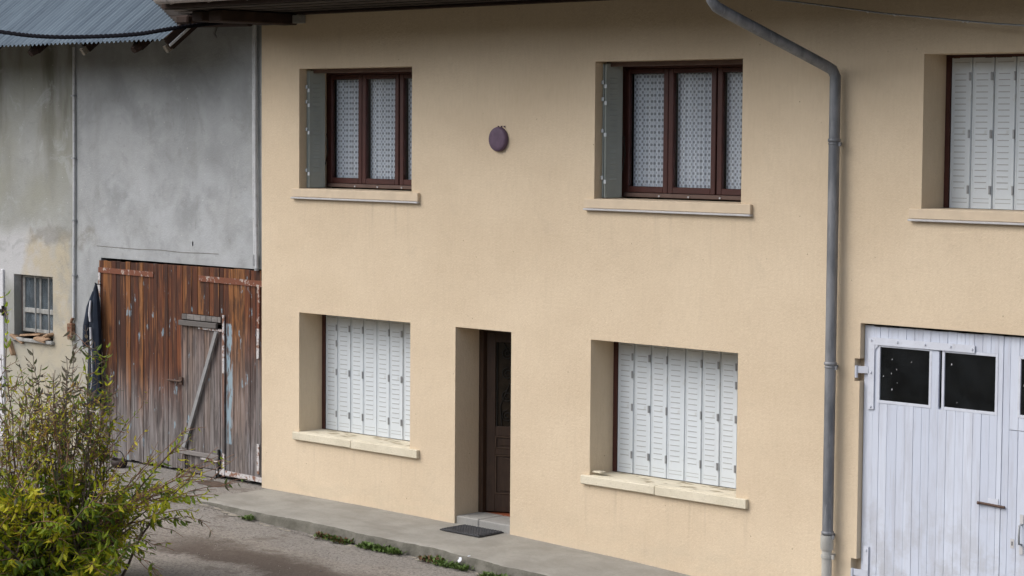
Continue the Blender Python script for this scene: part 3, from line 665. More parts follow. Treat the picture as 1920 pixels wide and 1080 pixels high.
# ------------------------------------------------------------------ downpipe
PX, PY = 3.215, -.115
mb = MB(); mb.tube([(2.80, -1.60, 6.32), (2.80, -1.60, 6.02), (2.815, -1.55, 5.965), (2.845, -1.46, 5.92), (3.155, -.23, 5.425), (3.20, -.145, 5.375), (PX, PY, 5.31), (PX, PY, 5.2), (PX, PY, .60)], .057, 18)
dp = H(mb, 'downpipe', M['zinc'])
for z in (4.66, 2.37, .615):
    b = MB(); b.tube([(PX, PY, z - .018), (PX, PY, z - .012), (PX, PY, z + .012), (PX, PY, z + .018)], [.058, .066, .066, .058], 18, False); b.tube([(PX, PY, z - .045), (PX, PY, z - .042), (PX, PY, z - .028), (PX, PY, z - .025)], [.058, .062, .062, .058], 18, False)
    b.box(PX - .012, PX + .012, PY + .05, .0, z - .045, z - .02); b.box(PX + .05, PX + .085, PY - .012, PY + .006, z - .06, z - .02); sub(b, 'pipe_clip', M['zinc'], dp)
b = MB(); b.tube([(PX - .005, PY, .59), (PX - .005, PY, .45), (PX - .005, PY, .43)], [.068, .068, .058], 18); b.tube([(PX - .005, PY, .44), (PX - .005, PY, -.45)], .053, 18); b.box(PX - .02, PX + .02, PY + .05, 0, .36, .385)
b.tube([(PX - .005, PY, .352), (PX - .005, PY, .385)], .062, 18); b.box(PX + .05, PX + .085, PY - .01, PY + .01, .345, .39); sub(b, 'plastic_socket', M['pvc'], dp)
for (za, zb_) in ((5.33, 5.36), (6.0, 6.03)):
    pass

# ------------------------------------------------------------------ garage door
def garage():
    yf = .07; top = 2.775
    def leaf(x0, x1, edges, wins, wicket=None):
        fr = MB()                                            # ledged frame behind the boards
        fr.box(x0, x1, yf + .03, yf + .06, 2.62, top - .01); fr.box(x0, x1, yf + .03, yf + .06, 1.86, 2.0); fr.box(x0, x1, yf + .03, yf + .06, -.2, .0); fr.box(x0, x0 + .1, yf + .03, yf + .06, 0, 1.86); fr.box(x1 - .1, x1, yf + .03, yf + .06, 0, 1.86)
        part = H(fr, 'garage_door', M['garpaint'])
        rr = random.Random(x0)
        def plank(a, b, z0, z1, dy=0):
            p = MB(); p.bbox(a + .001, b - .001, yf + dy + rr.uniform(-.002, .002), yf + .028, z0, z1, .0022); sub(p, 'plank', M['whiteplank'], part)
        wz0, wz1 = 2.02, 2.565
        for a, b in zip(edges, edges[1:]):
            segs = [(-.3, top + rr.uniform(-.006, .0))]
            for (wa, wb) in wins:
                if a < wb - .004 and b > wa + .004: segs = [(-.3, wz0 - .03), (wz1 + .03, top + rr.uniform(-.006, 0))]
            if wicket and a >= wicket[0] - .001: segs = [(-.3, wicket[1] - .006), (wicket[1], segs[0][1])] + segs[1:]
            for z0, z1 in segs: plank(a, b, z0, z1)
        for wa, wb in wins:
            f = MB()
            f.bbox(wa - .03, wa, yf - .003, yf + .03, wz0 - .03, wz1 + .03, .002); f.bbox(wb, wb + .03, yf - .003, yf + .03, wz0 - .03, wz1 + .03, .002); f.bbox(wa, wb, yf - .0035, yf + .03, wz1, wz1 + .029, .002); f.bbox(wa, wb, yf - .0035, yf + .03, wz0 - .029, wz0, .002)
            sub(f, 'window_frame', M['garpaint'], part)
            g = MB(); g.box(wa - .004, wb + .004, yf + .012, yf + .016, wz0 - .004, wz1 + .004); sub(g, 'pane', M['darkglass'], part)
            sp = MB()                                        # flecks of old paint on the pane
            for i in range(7 if wa < 4 else 2):
                fx, fz = rr.uniform(wa + .02, wa + (.15 if rr.random() < .6 else .55)), rr.uniform(wz0 + .05, wz1 - .05); s = rr.uniform(.0015, .006)
                sp.add([(fx - s, yf + .0105, fz - s * 2), (fx + s, yf + .0105, fz - s), (fx + s * .6, yf + .0105, fz + s * 2), (fx - s * .7, yf + .0105, fz + s)], [(0, 1, 2, 3)])
            tag(sub(sp, 'paint_fleck', M['whitepaint'], part), kind='stuff')
        return part
    e1 = [3.505, 3.62, 3.698, 3.797, 3.915, 4.015, 4.115, 4.213, 4.306, 4.409, 4.506, 4.614, 4.71, 4.816, 4.911, 5.005, 5.093, 5.148]
    a = leaf(3.505, 5.148, e1, [(3.70, 4.295), (4.475, 5.062)])
    e2 = [5.154, 5.23, 5.33, 5.43, 5.53, 5.63, 5.73, 5.83, 5.93, 6.03, 6.13, 6.23, 6.33, 6.43, 6.53, 6.63, 6.73, 6.83]
    b = leaf(5.154, 6.83, e2, [(5.345, 5.94), (6.1, 6.69)], (5.182, 1.865))
    b['label'] = 'garage leaf with a small wicket door in it'
    # angle straps with bolts, hinges in the wall notches
    s = MB(); s.bar((3.60, yf - .014, 2.622), (4.83, yf - .014, 2.622), .075, .01); s.bar((3.602, yf - .013, 2.65), (3.602, yf - .013, 1.92), .075, .01)
    s.add([(3.64, yf - .0135, 2.585), (3.69, yf - .0135, 2.585), (3.64, yf - .0135, 2.53)], [(0, 1, 2)])
    for q in ((3.60, 2.63), (3.92, 2.63), (4.25, 2.63), (4.55, 2.63), (4.80, 2.622), (3.602, 2.3), (3.602, 1.95)): s.tube([(q[0], yf - .02, q[1]), (q[0], yf - .03, q[1])], .012, 8)
    sub(s, 'angle_strap', M['garpaint'], a)
    s = MB(); s.bar((3.44, .02, 2.32), (3.57, yf - .016, 2.32), .07, .012); s.tube([(3.445, .018, 2.235), (3.445, .018, 2.36)], .018, 10); sub(s, 'strap_hinge', M['garpaint'], a)
    s = MB(); s.bar((3.43, .02, .22), (3.60, yf - .016, .22), .07, .012); s.tube([(3.435, .018, .15), (3.435, .018, .26)], .018, 10); s.bar((3.58, yf - .014, .50), (3.58, yf - .014, .0), .06, .01); s.tube([(3.58, yf - .02, .46), (3.58, yf - .03, .46)], .012, 8); sub(s, 'strap_hinge', M['garpaint'], a)
    s = MB(); s.box(5.01, 5.13, yf - .008, yf - .003, 1.09, 1.17); sub(s, 'bolt_plate', M['garpaint'], a)
    s = MB(); s.tube([(4.90, yf - .02, 1.115), (5.21, yf - .02, 1.10)], .013, 8); s.bar((4.905, yf - .02, 1.11), (4.93, yf - .045, 1.11), .02, .02); sub(s, 'slide_bolt', M['bolt'], a)
    s = MB(); s.tube([(5.395, yf - .002, .955), (5.395, yf - .045, .945), (5.395, yf - .05, .85), (5.395, yf - .045, .765), (5.395, yf - .002, .755)], .011, 8); sub(s, 'door_handle', M['hinge'], b)
    s = MB(); s.box(5.375, 5.415, yf - .007, yf - .002, .96, 1.05); s.box(5.375, 5.415, yf - .0065, yf - .002, .66, .74); s.box(5.275, 5.315, yf - .007, yf - .002, .71, .80); sub(s, 'lock_plate', M['drip'], b)
    s = MB(); s.box(5.29, 5.30, yf - .009, yf - .0075, .735, .775); sub(s, 'keyhole', M['black'], b)
garage()

# ------------------------------------------------------------------ main roof: eave, soffit, gutter, beams
mb = MB()
p = [(-1.65, 6.42), (6.4, 10.6), (6.4, 10.8), (-1.65, 6.6)]
mb.add([(x, y, z) for x in (-6.14, 9.6) for y, z in p], [(0, 1, 2, 3), (7, 6, 5, 4), (0, 4, 5, 1), (1, 5, 6, 2), (2, 6, 7, 3), (3, 7, 4, 0)])
mb.add([(x, y, z) for x in (-7.4, -6.145) for y, z in ((-.95, 6.69), (6.4, 10.6), (6.4, 10.78), (-.95, 6.86))], [(0, 1, 2, 3), (7, 6, 5, 4), (0, 4, 5, 1), (1, 5, 6, 2), (2, 6, 7, 3), (3, 7, 4, 0)])  # out-of-frame slab added to shade the gable corner
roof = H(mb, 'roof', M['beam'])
b = MB(); b.add([(x, y, z) for x in (-6.139, -6.115) for y, z in ((-1.56, 6.24), (-.01, 6.24), (-.01, 7.25), (-1.56, 6.45))], [(0, 1, 2, 3), (7, 6, 5, 4), (0, 4, 5, 1), (1, 5, 6, 2), (2, 6, 7, 3), (3, 7, 4, 0)]); sub(b, 'gable_board', M['beam'], roof)
y = -1.56
i = 0
while y < .5:
    b = MB(); x0 = (-6.12 if y < -1.3 else -6.4 if y < -.9 else -6.8) if y < -.55 else -7.35
    y1 = min(y + .185, .5)
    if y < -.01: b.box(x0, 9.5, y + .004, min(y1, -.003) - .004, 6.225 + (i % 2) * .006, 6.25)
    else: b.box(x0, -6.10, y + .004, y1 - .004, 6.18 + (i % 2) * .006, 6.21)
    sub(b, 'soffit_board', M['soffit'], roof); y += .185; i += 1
b = MB(); b.box(-6.11, 9.55, -1.60, -1.565, 6.235, 6.46); sub(b, 'fascia_board', M['beam'], roof)
b = MB(); b.box(-5.22, 9.0, -.16, -.003, 6.198, 6.222); sub(b, 'wall_batten', M['beam'], roof)
b = MB(); b.bbox(-5.62, -5.36, -1.25, .0, 6.072, 6.22, .015); sub(b, 'beam', M['beam'], roof)
b = MB(); b.bbox(-6.02, -5.80, -1.2, -.0, 6.085, 6.22, .015); sub(b, 'beam', M['beam'], roof)
b = MB(); b.bbox(-5.335, -5.205, -.12, -.003, 6.09, 6.196, .006); sub(b, 'beam_wedge', M['step'], roof)
b = MB(); b.tube([(-7.3, -.35, 6.14), (-5.9, -.35, 6.12)], .065, 12); sub(b, 'purlin_log', M['beam'], roof)
b = MB(); b.bbox(-6.75, -6.50, -.9, -.62, 6.09, 6.2, .02); sub(b, 'prop_block', M['beam'], roof)
# half-round gutter
g = MB(); n = 12; vs = []
for x in (-6.06, 9.5):
    for k in range(n + 1):
        a = math.pi + math.pi * k / n
        for r in (.085, .079): vs.append((x, -1.69 + r * math.cos(a), 6.37 + r * math.sin(a)))
w2 = 2 * (n + 1); fs = []
for k in range(n): fs += [(2 * k, 2 * k + 2, w2 + 2 * k + 2, w2 + 2 * k), (2 * k + 1, w2 + 2 * k + 1, w2 + 2 * k + 3, 2 * k + 3)]
g.add(vs, fs, 0, True); g.add([vs[2 * k] for k in range(n + 1)], [tuple(range(n + 1))]); g.tube([(-6.07, -1.775, 6.375), (9.5, -1.775, 6.375)], .010, 8)
gt = H(g, 'gutter', M['gutter'])
for x in [-5.8 + .75 * i for i in range(21)]:
    b = MB(); pts = [(x, -1.69 + .09 * math.cos(a), 6.37 + .09 * math.sin(a)) for a in (math.pi + math.pi * k / 8 for k in range(9))]; b.tube(pts + [(x, -1.60, 6.43)], .006, 6); sub(b, 'gutter_bracket', M['gutter'], gt)
b = MB(); b.tube([(2.80, -1.70, 6.34), (2.80, -1.68, 6.2), (2.80, -1.62, 6.10), (2.80, -1.60, 6.04)], .06, 16); sub(b, 'gutter_outlet', M['zinc'], gt)

# ------------------------------------------------------------------ barn wall and openings
YB = .08
bdoor = (-9.80, -5.95, -.3, 2.885)
bwin = (-12.03, -11.01, 1.60, 2.545)
hole = (-7.685, -7.645, 3.11, 3.225)
mb = wall_mesh(-22, -5.9, -.6, 9.0, YB, .35, [(*bdoor, .35), (*bwin, .35), (*hole, .10), (-16, -12.42, -.3, 2.56, .30)])
mb.add([(hole[0], YB + .10, hole[2]), (hole[1], YB + .1, hole[2]), (hole[1], YB + .1, hole[3]), (hole[0], YB + .1, hole[3])], [(0, 1, 2, 3)])
B(mb, 'wall', M['barn'])
mb = MB(); mb.box(-22, -6.1, 6, 6.2, -.6, 9); mb.box(-22, -6.1, .5, 6, 2.95, 3.1); mb.box(-10.4, -10.3, .45, 6, -.5, 2.95); B(mb, 'room_wall', M['dark'])
# hairline crack ledge above the door
mb = MB()
cx = [-9.9, -9.4, -8.9, -8.4, -7.9, -7.5, -7.1]
for a, b2 in zip(cx, cx[1:]): mb.bar((a, YB - .001, 3.045 + .008 * math.sin(a * 5)), (b2, YB - .001, 3.045 + .008 * math.sin(b2 * 5)), .009, .004)
lip = MB(); rl = random.Random(2)
for k in range(9):                                          # broken plaster round the hole
    a = 2 * math.pi * k / 9; lip.add([(-7.665 + math.cos(a + d) * .024 * q, YB - .004 * (q < 1.4), 3.168 + math.sin(a + d) * .062 * q) for d, q in ((-.42, .62), (.42, .62 + rl.uniform(0, .15)), (.42, 1.5), (-.42, 1.5))], [(0, 1, 2, 3)])
B(lip, 'broken_plaster', M['barn'])
B(mb, 'plaster_ridge', simple('plaster crack line', (.17, .165, .15), .95, .2))

# small barred window
fr = MB(); x0, x1, z0, z1 = bwin; yw = YB + .125
fr.bbox(x0 + .04, x0 + .10, yw, yw + .05, z0 + .08, z1); fr.bbox(x1 - .075, x1 - .002, yw, yw + .05, z0 + .08, z1); fr.bbox(x0 + .10, x1 - .075, yw, yw + .05, z1 - .05, z1 - .001); fr.bbox(x0 + .10, x1 - .075, yw - .012, yw + .05, z0 + .37, z0 + .44); fr.bbox(x0 + .10, x1 - .075, yw, yw + .05, z0 + .08, z0 + .13)
bw = B(fr, 'window', M['greyframe'])
mb = MB(); mb.box(x0 + .002, x0 + .038, yw + .01, yw + .05, z0 + .08, z1 - .001); sub(mb, 'window_cheek', M['bronze'], bw)
for a, b2 in ((z0 + .13, z0 + .37), (z0 + .44, z1 - .05)):
    xm = (x0 + .10 + x1 - .075) / 2 - .02
    m_ = MB(); m_.bbox(xm - .022, xm + .022, yw + .002, yw + .048, a, b2); sub(m_, 'glazing_bar', M['greyframe'], bw)
    for p0, p1 in ((x0 + .10, xm - .022), (xm + .022, x1 - .075)):
        g = MB(); g.box(p0 - .003, p1 + .003, yw + .02, yw + .024, a - .003, b2 + .003); sub(g, 'pane', M['dustglass'], bw)
b = MB(); b.tube([(x0 + .48, YB + .06, z0 + .05), (x0 + .48, YB + .06, z1)], .012, 8); b.tube([(x0 + .83, YB + .06, z0 + .05), (x0 + .83, YB + .06, z1)], .012, 8); sub(b, 'iron_bar', M['greyframe'], bw)
s = MB(); s.bbox(x0 - .03, x1 + .04, YB - .06, YB + .33, 1.545, 1.60, .012); sl = B(s, 'sill', M['greyframe'])
rr = random.Random(11)
for (sx, w_, tilt, zz) in ((-12.05, .30, .35, 1.62), (-11.78, .42, -.08, 1.64), (-11.40, .28, .15, 1.63), (-11.15, .16, -.3, 1.66), (-12.10, .22, 1.1, 1.52)):
    t = MB(); t.bbox(0, w_, -.07, .07, -.018, .018, .006)
    for q in range(len(t.v)): x_, y_, z_ = t.v[q]; t.v[q] = (x_ + rr.uniform(-.012, .012), y_ + rr.uniform(-.015, .015), z_ + rr.uniform(-.006, .006))
    o = sub(t, 'clay_slab', M['clay'], sl); o.location = (sx, YB - .01, zz); o.rotation_euler = (rr.uniform(-.2, .2), tilt, rr.uniform(-.2, .2))

# side door at the left edge
s = MB(); s.bbox(-12.41, -12.28, YB - .03, YB + .12, -.1, 2.60, .008); sd = B(s, 'side_door', M['whitepaint'])
for i, (za, zb2) in enumerate(((1.62, 2.50), (-.05, .83))):
    for j in range(9):
        t = MB(); t.bbox(-12.415 - .11 * (j + 1), -12.415 - .11 * j - .004, YB - .012, YB + .02, za, zb2, .004); sub(t, 'plank', M['red'], sd)
t = MB(); t.box(-13.45, -12.414, YB + .0, YB + .035, .84, 1.60); sub(t, 'middle_board', M['whitepaint'], sd)
t = MB(); t.bar((-12.6, YB - .04, 1.99), (-12.27, YB - .04, 1.97), .05, .012); t.tube([(-12.27, YB - .04, 1.90), (-12.27, YB - .04, 2.05)], .022, 10); sub(t, 'strap_hinge', M['iron'], sd)

# conduits
t = MB(); t.tube([(-10.40, YB - .03, 5.9), (-10.41, YB - .03, 4.0), (-10.44, YB - .03, 1.98)], .020, 10); cd = B(t, 'conduit', M['rail'])
for z in (5.2, 4.3, 3.4, 2.6): t = MB(); t.box(-10.45, -10.38, YB - .055, YB, z - .012, z + .012); sub(t, 'conduit_clip', M['hinge'], cd)
t = MB(); t.bbox(-10.56, -10.44, YB - .07, YB, 1.66, 1.90, .01); t.tube([(-10.45, YB - .03, 1.98), (-10.49, YB - .035, 1.94), (-10.50, YB - .035, 1.89)], .022, 8); sub(t, 'junction_box', M['rustbox'], cd)
t = MB(); t.tube([(-6.325, YB - .035, 6.15), (-6.32, YB - .035, 4.4), (-6.295, YB - .035, 2.93)], .016, 10); cd = B(t, 'conduit', M['rail'])
t = MB(); t.tube([(-6.265, YB - .05, 6.15), (-6.262, YB - .05, 4.4), (-6.235, YB - .05, 2.90)], .024, 10); sub(t, 'conduit_pipe', M['rail'], cd)
t = MB(); t.tube([(-6.29, YB - .04, 2.93), (-6.29, YB - .04, 3.08)], .027, 10); t.tube([(-6.235, YB - .05, 2.90), (-6.235, YB - .05, 2.87)], .03, 10); sub(t, 'conduit_socket', M['hinge'], cd)
t = MB(); t.tube([(-7.5, -.05, 6.14), (-6.7, -.05, 6.13)], .008, 8); t.tube([(-7.0, -.05, 6.16), (-6.96, -.06, 6.08), (-6.99, -.08, 6.0), (-6.95, -.07, 5.94)], [.015, .014, .022, .014], 8); B(t, 'hanging_hook', M['steel'])

# ------------------------------------------------------------------ barn door, every board on its own
def barn_door():
    yf = .062; rr = random.Random(21)
    fr = MB()
    for z in (.16, 1.1, 2.15, 2.68): fr.box(-9.78, -6.0, yf + .032, yf + .07, z - .06, z + .06)
    part = B(fr, 'barn_door', M['beam']); part['label'] = 'reddish brown planks fading to grey, with a wicket door'
    def plank(a, b, z0, z1, dy=0.0):
        p = MB(); p.bbox(a + .0014, b - .0014, yf + dy + rr.uniform(-.006, .004), yf + .03, z0, z1, .004)
        for q in range(len(p.v)):
            x_, y_, z_ = p.v[q]; p.v[q] = (x_, y_, z_)
        sub(p, 'plank', M['wood'], part)
    x = -9.825; top = lambda x: 2.848 + .022 * (x + 9.8) / 3.6
    WX0, WX1 = -7.875, -6.985
    while x < -6.02:
        b = x + rr.uniform(.085, .135)
        for lim in (WX0, WX1):
            if x < lim - .001 and b > lim - .05: b = lim
        zb = .04 + rr.uniform(-.01, .012)
        if x >= WX0 - .001 and b <= WX1 + .001:
            plank(x, b, 2.205 + rr.uniform(-.003, .003), top(x)); 
            plank(x, b, .04 if x > -7.4 else .02, 2.04, .006)
        else: plank(x, b, zb, top(x) + rr.uniform(-.006, .004))
        x = b
    def bar(name, a, b, wd, th, mat, dy=0): s = MB(); s.bar((a[0], yf - .012 + dy, a[1]), (b[0], yf - .012 + dy, b[1]), wd, th); return sub(s, name, mat, part)
    bar('strap', (-9.82, 2.712), (-8.52, 2.705), .075, .012, M['strap']); bar('strap', (-7.50, 2.705), (-6.0, 2.695), .08, .012, M['strap'])
    bar('edge_strip', (-9.80, 2.67), (-9.80, 1.86), .045, .014, M['whitestrip'], -.002); bar('edge_strip', (-6.215, 2.66), (-6.225, 2.10), .05, .014, M['strap'], -.002); bar('edge_strip', (-6.225, 2.10), (-6.23, 1.70), .045, .014, M['whitestrip'], -.003)
    bar('edge_strip', (-6.225, .56), (-6.225, .16), .045, .014, M['whitestrip'], -.003); bar('strap', (-7.12, .10), (-6.15, .085), .065, .012, M['whitestrip'])
    bar('edge_strip', (-6.955, 2.235), (-6.955, 1.45), .035, .02, M['whitestrip'], -.004); bar('cover_board', (-6.955, 1.45), (-6.955, .35), .05, .018, M['wood'], -.004); bar('edge_strip', (-6.955, .36), (-6.955, .05), .04, .02, M['whitestrip'], -.004)
    x = WX0
    while x < -7.02:
        b = x + rr.uniform(.10, .17); s = MB(); s.bbox(x, min(b, -7.02) - .004, yf - .016, yf + .008, 2.125, 2.20, .004); sub(s, 'header_block', M['greywood'], part); x = b
    s = MB(); s.bbox(-7.90, -7.07, yf - .06, yf - .018, 2.045, 2.115, .006); sub(s, 'header_board', M['greywood'], part)
    bar('strap', (-7.50, 2.03), (-6.95, 2.02), .03, .014, M['whitestrip'], -.006)
    s = MB(); s.bar((-7.06, yf - .045, 2.0), (-7.80, yf - .03, .36), .035, .03); s.bar((-7.095, yf - .04, 2.0), (-7.835, yf - .025, .36), .05, .012); sub(s, 'brace', M['steel'], part)
    s = MB(); s.bbox(-7.91, -7.05, yf - .045, yf - .015, .265, .325, .006); sub(s, 'ledge_board', M['greywood'], part)
    bar('strap', (-7.45, .25), (-7.05, .245), .04, .014, M['whitestrip'], -.006)
    s = MB(); s.bar((-7.805, yf - .016, .26), (-7.805, yf - .016, .06), .02, .012); s.bar((-7.8, yf - .016, .10), (-7.06, yf - .016, .12), .016, .012); s.bar((-7.065, yf - .016, .40), (-7.065, yf - .016, .02), .028, .02); sub(s, 'cat_flap_edge', M['iron'], part)
    s = MB(); s.bbox(-7.40, -7.12, yf - .03, yf - .012, .01, .11, .006); sub(s, 'patch_board', M['greywood'], part)
    s = MB(); s.tube([(-8.18, yf - .03, 1.26), (-7.86, yf - .03, 1.265)], .014, 8); s.box(-7.93, -7.86, yf - .028, yf - .004, 1.22, 1.32); s.tube([(-7.95, yf - .03, 1.265), (-7.95, yf - .06, 1.20)], .009, 6); sub(s, 'slide_bolt', M['bolt'], part)
barn_door()

# ------------------------------------------------------------------ corrugated roof
PITCH = .76; YE, ZE = -1.10, 5.86
def sheet(x0, x1, yend, lift):
    mb = MB(); per = .10; n = int((x1 - x0) / per * 6); vs = []
    for j in range(2):
        for i in range(n + 1):
            x = x0 + (x1 - x0) * i / n; y = YE if j == 0 else yend(x)
            h = .021 * math.sin(2 * math.pi * x / per) + lift
            vs.append((x, y + .02 * (1 if j else 0), ZE + PITCH * (y - YE) + h * .8))
    mb.add(vs, [(i, i + 1, n + 2 + i, n + 1 + i) for i in range(n)], 0, True); return mb
yend = lambda x: -.86 + .42 * min(1.9, (-6.76 - x)) + max(0, -8.66 - x) * 3 if x > -9.5 else 4.0
rf = MB(); rf.box(-18, -6.84, YE + .55, YE + .65, ZE + .30, ZE + .36); rf = B(rf, 'roof', M['beam'])
xs = [-17.6 + .9 * i for i in range(12)] + [-6.76]
for i, (a, b2) in enumerate(zip(xs, xs[1:])): 
    if b2 - a > .05: sub(sheet(a - .06, b2, yend, .004 * (i % 2) + .02), 'corrugated_sheet', M['corr'], rf)
dk = MB(); sl_ = Vector((0, 1, PITCH)).normalized()
def slope(x, d, off): return Vector((x, YE + .04, ZE - .02)) + sl_ * d + Vector((0, -PITCH, 1)).normalized() * off
for i in range(8):                                          # boards under the sheets
    b = MB(); b.bar((-18, *slope(0, 0.36 + i * .2, -.02)[1:]), (-6.80, *slope(0, 0.36 + i * .2, -.02)[1:]), .19, .02, up=(0, -PITCH, 1)); sub(b, 'roof_board', M['soffit'], rf)
for x, mat in ((-16.2, 0), (-14.8, 0), (-13.5, 0), (-12.2, 0), (-11.1, 0), (-9.93, 0), (-8.72, 1), (-7.53, 0), (-6.86, 1)):
    b = MB(); b.bar(slope(x, .10, -.10), slope(x, 2.2, -.10), .10, .13, up=(0, -PITCH, 1)); r = sub(b, 'rafter', M['beam'], rf)
    if mat: e = MB(); e.bar(slope(x + .0, .02, -.115), slope(x, .098, -.115), .06, .10, up=(0, -PITCH, 1)); sub(e, 'rafter_end', M['beam_end'], rf)
    else: e = MB(); e.tube([slope(x, .0, -.10), slope(x, .098, -.10)], [.05, .075], 7, smooth=False); sub(e, 'rafter_end', M['beam'], rf)
b = MB(); b.bar(slope(-6.755, .02, -.03), slope(-6.755, 2.6, -.03), .025, .17, up=(0, -PITCH, 1)); sub(b, 'barge_board', M['beam'], rf)
b = MB(); b.bar(slope(-6.725, .02, -.055), slope(-6.725, .42, -.055), .02, .03, up=(0, -PITCH, 1)); sub(b, 'barge_trim', M['rail'], rf)
b = MB(); b.box(-8.4, -6.10, .02, .06, 6.25, 8.0); sub(b, 'gable_shade_infill', M['soffit'], rf)  # dark sheet standing in for the shade under the main roof

# ------------------------------------------------------------------ cables
def twisted(name, pts, r, turns, label):
    mb = MB(); n = 140
    def at(t):
        k = min(int(t * (len(pts) - 1)), len(pts) - 2); f = t * (len(pts) - 1) - k
        P = [Vector(pts[max(0, min(len(pts) - 1, k + d))]) for d in (-1, 0, 1, 2)]
        return .5 * ((2 * P[1]) + (P[2] - P[0]) * f + (2 * P[0] - 5 * P[1] + 4 * P[2] - P[3]) * f * f + (3 * P[1] - P[0] - 3 * P[2] + P[3]) * f ** 3)
    for s in range(3):
        mb.tube([at(i / n) + Vector((0, math.cos(turns * 2 * math.pi * i / n + s * 2.094), math.sin(turns * 2 * math.pi * i / n + s * 2.094))) * r * .9 for i in range(n + 1)], r, 6)
    return tag(mb.build(name, M['black']), label, 'cable')
twisted('overhead_cable', [(-14.5, -1.42, 6.75), (-12.4, -1.40, 6.32), (-10.05, -1.40, 6.055), (-9.0, -1.38, 5.965), (-7.95, -1.35, 5.94), (-7.05, -1.28, 5.955), (-6.5, -1.12, 6.02), (-6.4, -.6, 6.10), (-6.38, -.1, 6.16)], .017, 26, 'thick black twisted cable sagging across the corrugated roof')
mb = MB(); pts = [(1.2, -.25, 6.26), (2.75, -.25, 6.08), (3.9, -.25, 5.92), (5.1, -.25, 5.79), (7.6, -.25, 5.58)]; mb.tube(pts, .009, 8)
wire = mb.build('thin_cable', M['hinge']); tag(wire, 'thin grey cable hanging above the top right shuttered window', 'cable')
rr = random.Random(4)
mb = MB()
for t in (2.9, 3.15, 3.7, 4.02, 4.45, 4.82, 4.87): 
    k = max(i for i in range(4) if pts[i][0] <= t); f = (t - pts[k][0]) / (pts[k + 1][0] - pts[k][0]); z = pts[k][2] + (pts[k + 1][2] - pts[k][2]) * f
    mb.bbox(t - .012, t + .012, -.262, -.238, z - .016, z + .004, .004)
mb.build('cable_clip', M['drip'], wire)

# ------------------------------------------------------------------ doormat
mat = MB(); c0 = Vector((-1.905, -.225, 0)); W2, D2 = .325, .215
zmat = pave_z(-1.9, -.2) + .006
mat.bbox(-W2, W2, -D2, D2, 0, .012, .003)
dm = mat.build('doormat', M['rubber']); dm.location = (c0.x, c0.y, zmat); dm.rotation_euler = (0, math.radians(.6), math.radians(1.5))
tag(dm, 'black ribbed rubber doormat in front of the open door', 'doormat')
rb = MB(); k = 15
for i in range(k):
    x = -W2 + .03 + (2 * W2 - .06) * i / (k - 1); rb.box(x - .006, x + .006, -D2 + .015, D2 - .015, .0125, .022)
for j in range(9):
    yv = -D2 + .03 + (2 * D2 - .06) * j / 8; rb.box(-W2 + .015, W2 - .015, yv - .004, yv + .004, .0125, .019)
rb.build('mat_rib', simple('worn mat ribs', (.10, .10, .105), .7, .15, 14), dm)

# ------------------------------------------------------------------ jacket on the barn wall
def jacket():
    mb = MB(); n = 28; rings = []
    prof = [(2.52, .010, .012), (2.44, .03, .04), (2.32, .055, .06), (2.16, .08, .075), (1.98, .105, .08), (1.75, .12, .08), (1.5, .125, .08), (1.2, .135, .085), (.95, .14, .085), (.80, .145, .08), (.775, .13, .065)]
    cxs = [-9.74, -9.74, -9.745, -9.755, -9.765, -9.77, -9.775, -9.78, -9.785, -9.79, -9.79]
    for (z, rx, ry), cx_ in zip(prof, cxs):
        rings.append([(cx_ + (rx * (1 + .07 * math.sin(5 * a + z * 2))) * math.cos(a), -.055 + ry * (1 + .16 * math.sin(7 * a + 1.3 * z)) * math.sin(a) * .8, z + .012 * math.sin(3 * a) * (1 if z < .9 else 0)) for a in (2 * math.pi * k / n for k in range(n))])
    vs = [p for r in rings for p in r]
    mb.add(vs, [(i * n + k, i * n + (k + 1) % n, (i + 1) * n + (k + 1) % n, (i + 1) * n + k) for i in range(len(rings) - 1) for k in range(n)], 0, True)
    mb.add(rings[0], [tuple(range(n))]); mb.add(rings[-1], [tuple(range(n))])
    j = mb.build('hanging_jacket', M['navy']); tag(j, 'long navy work jacket with white stripe hanging beside the plank door', 'jacket')
    s = MB(); s.tube([(-9.76, -.07, 2.40), (-9.83, -.09, 2.18), (-9.885, -.10, 1.9), (-9.905, -.105, 1.66), (-9.907, -.105, 1.60)], [.03, .055, .065, .06, .052], 14); s.build('sleeve', M['navy'], j)
    s = MB()
    for pts in ([(-9.77, -.125, 2.28), (-9.765, -.15, 2.10), (-9.75, -.15, 1.98)], [(-9.745, -.148, 1.90), (-9.735, -.145, 1.72), (-9.73, -.143, 1.60)]):
        s.tube(pts, [.014, .02, .014], 6)
    s.build('stripe', M['stripe'], j)
    s = MB(); s.tube([(-9.735, -.142, 1.58), (-9.72, -.14, 1.25), (-9.735, -.148, 1.05), (-9.79, -.155, .90), (-9.83, -.155, .80)], .007, 6); s.build('zip', M['rail'], j)
    s = MB(); s.tube([(-9.77, .10, 2.50), (-9.77, -.02, 2.51), (-9.77, -.05, 2.53)], .008, 6); s.build('peg', M['iron'], j)
jacket()

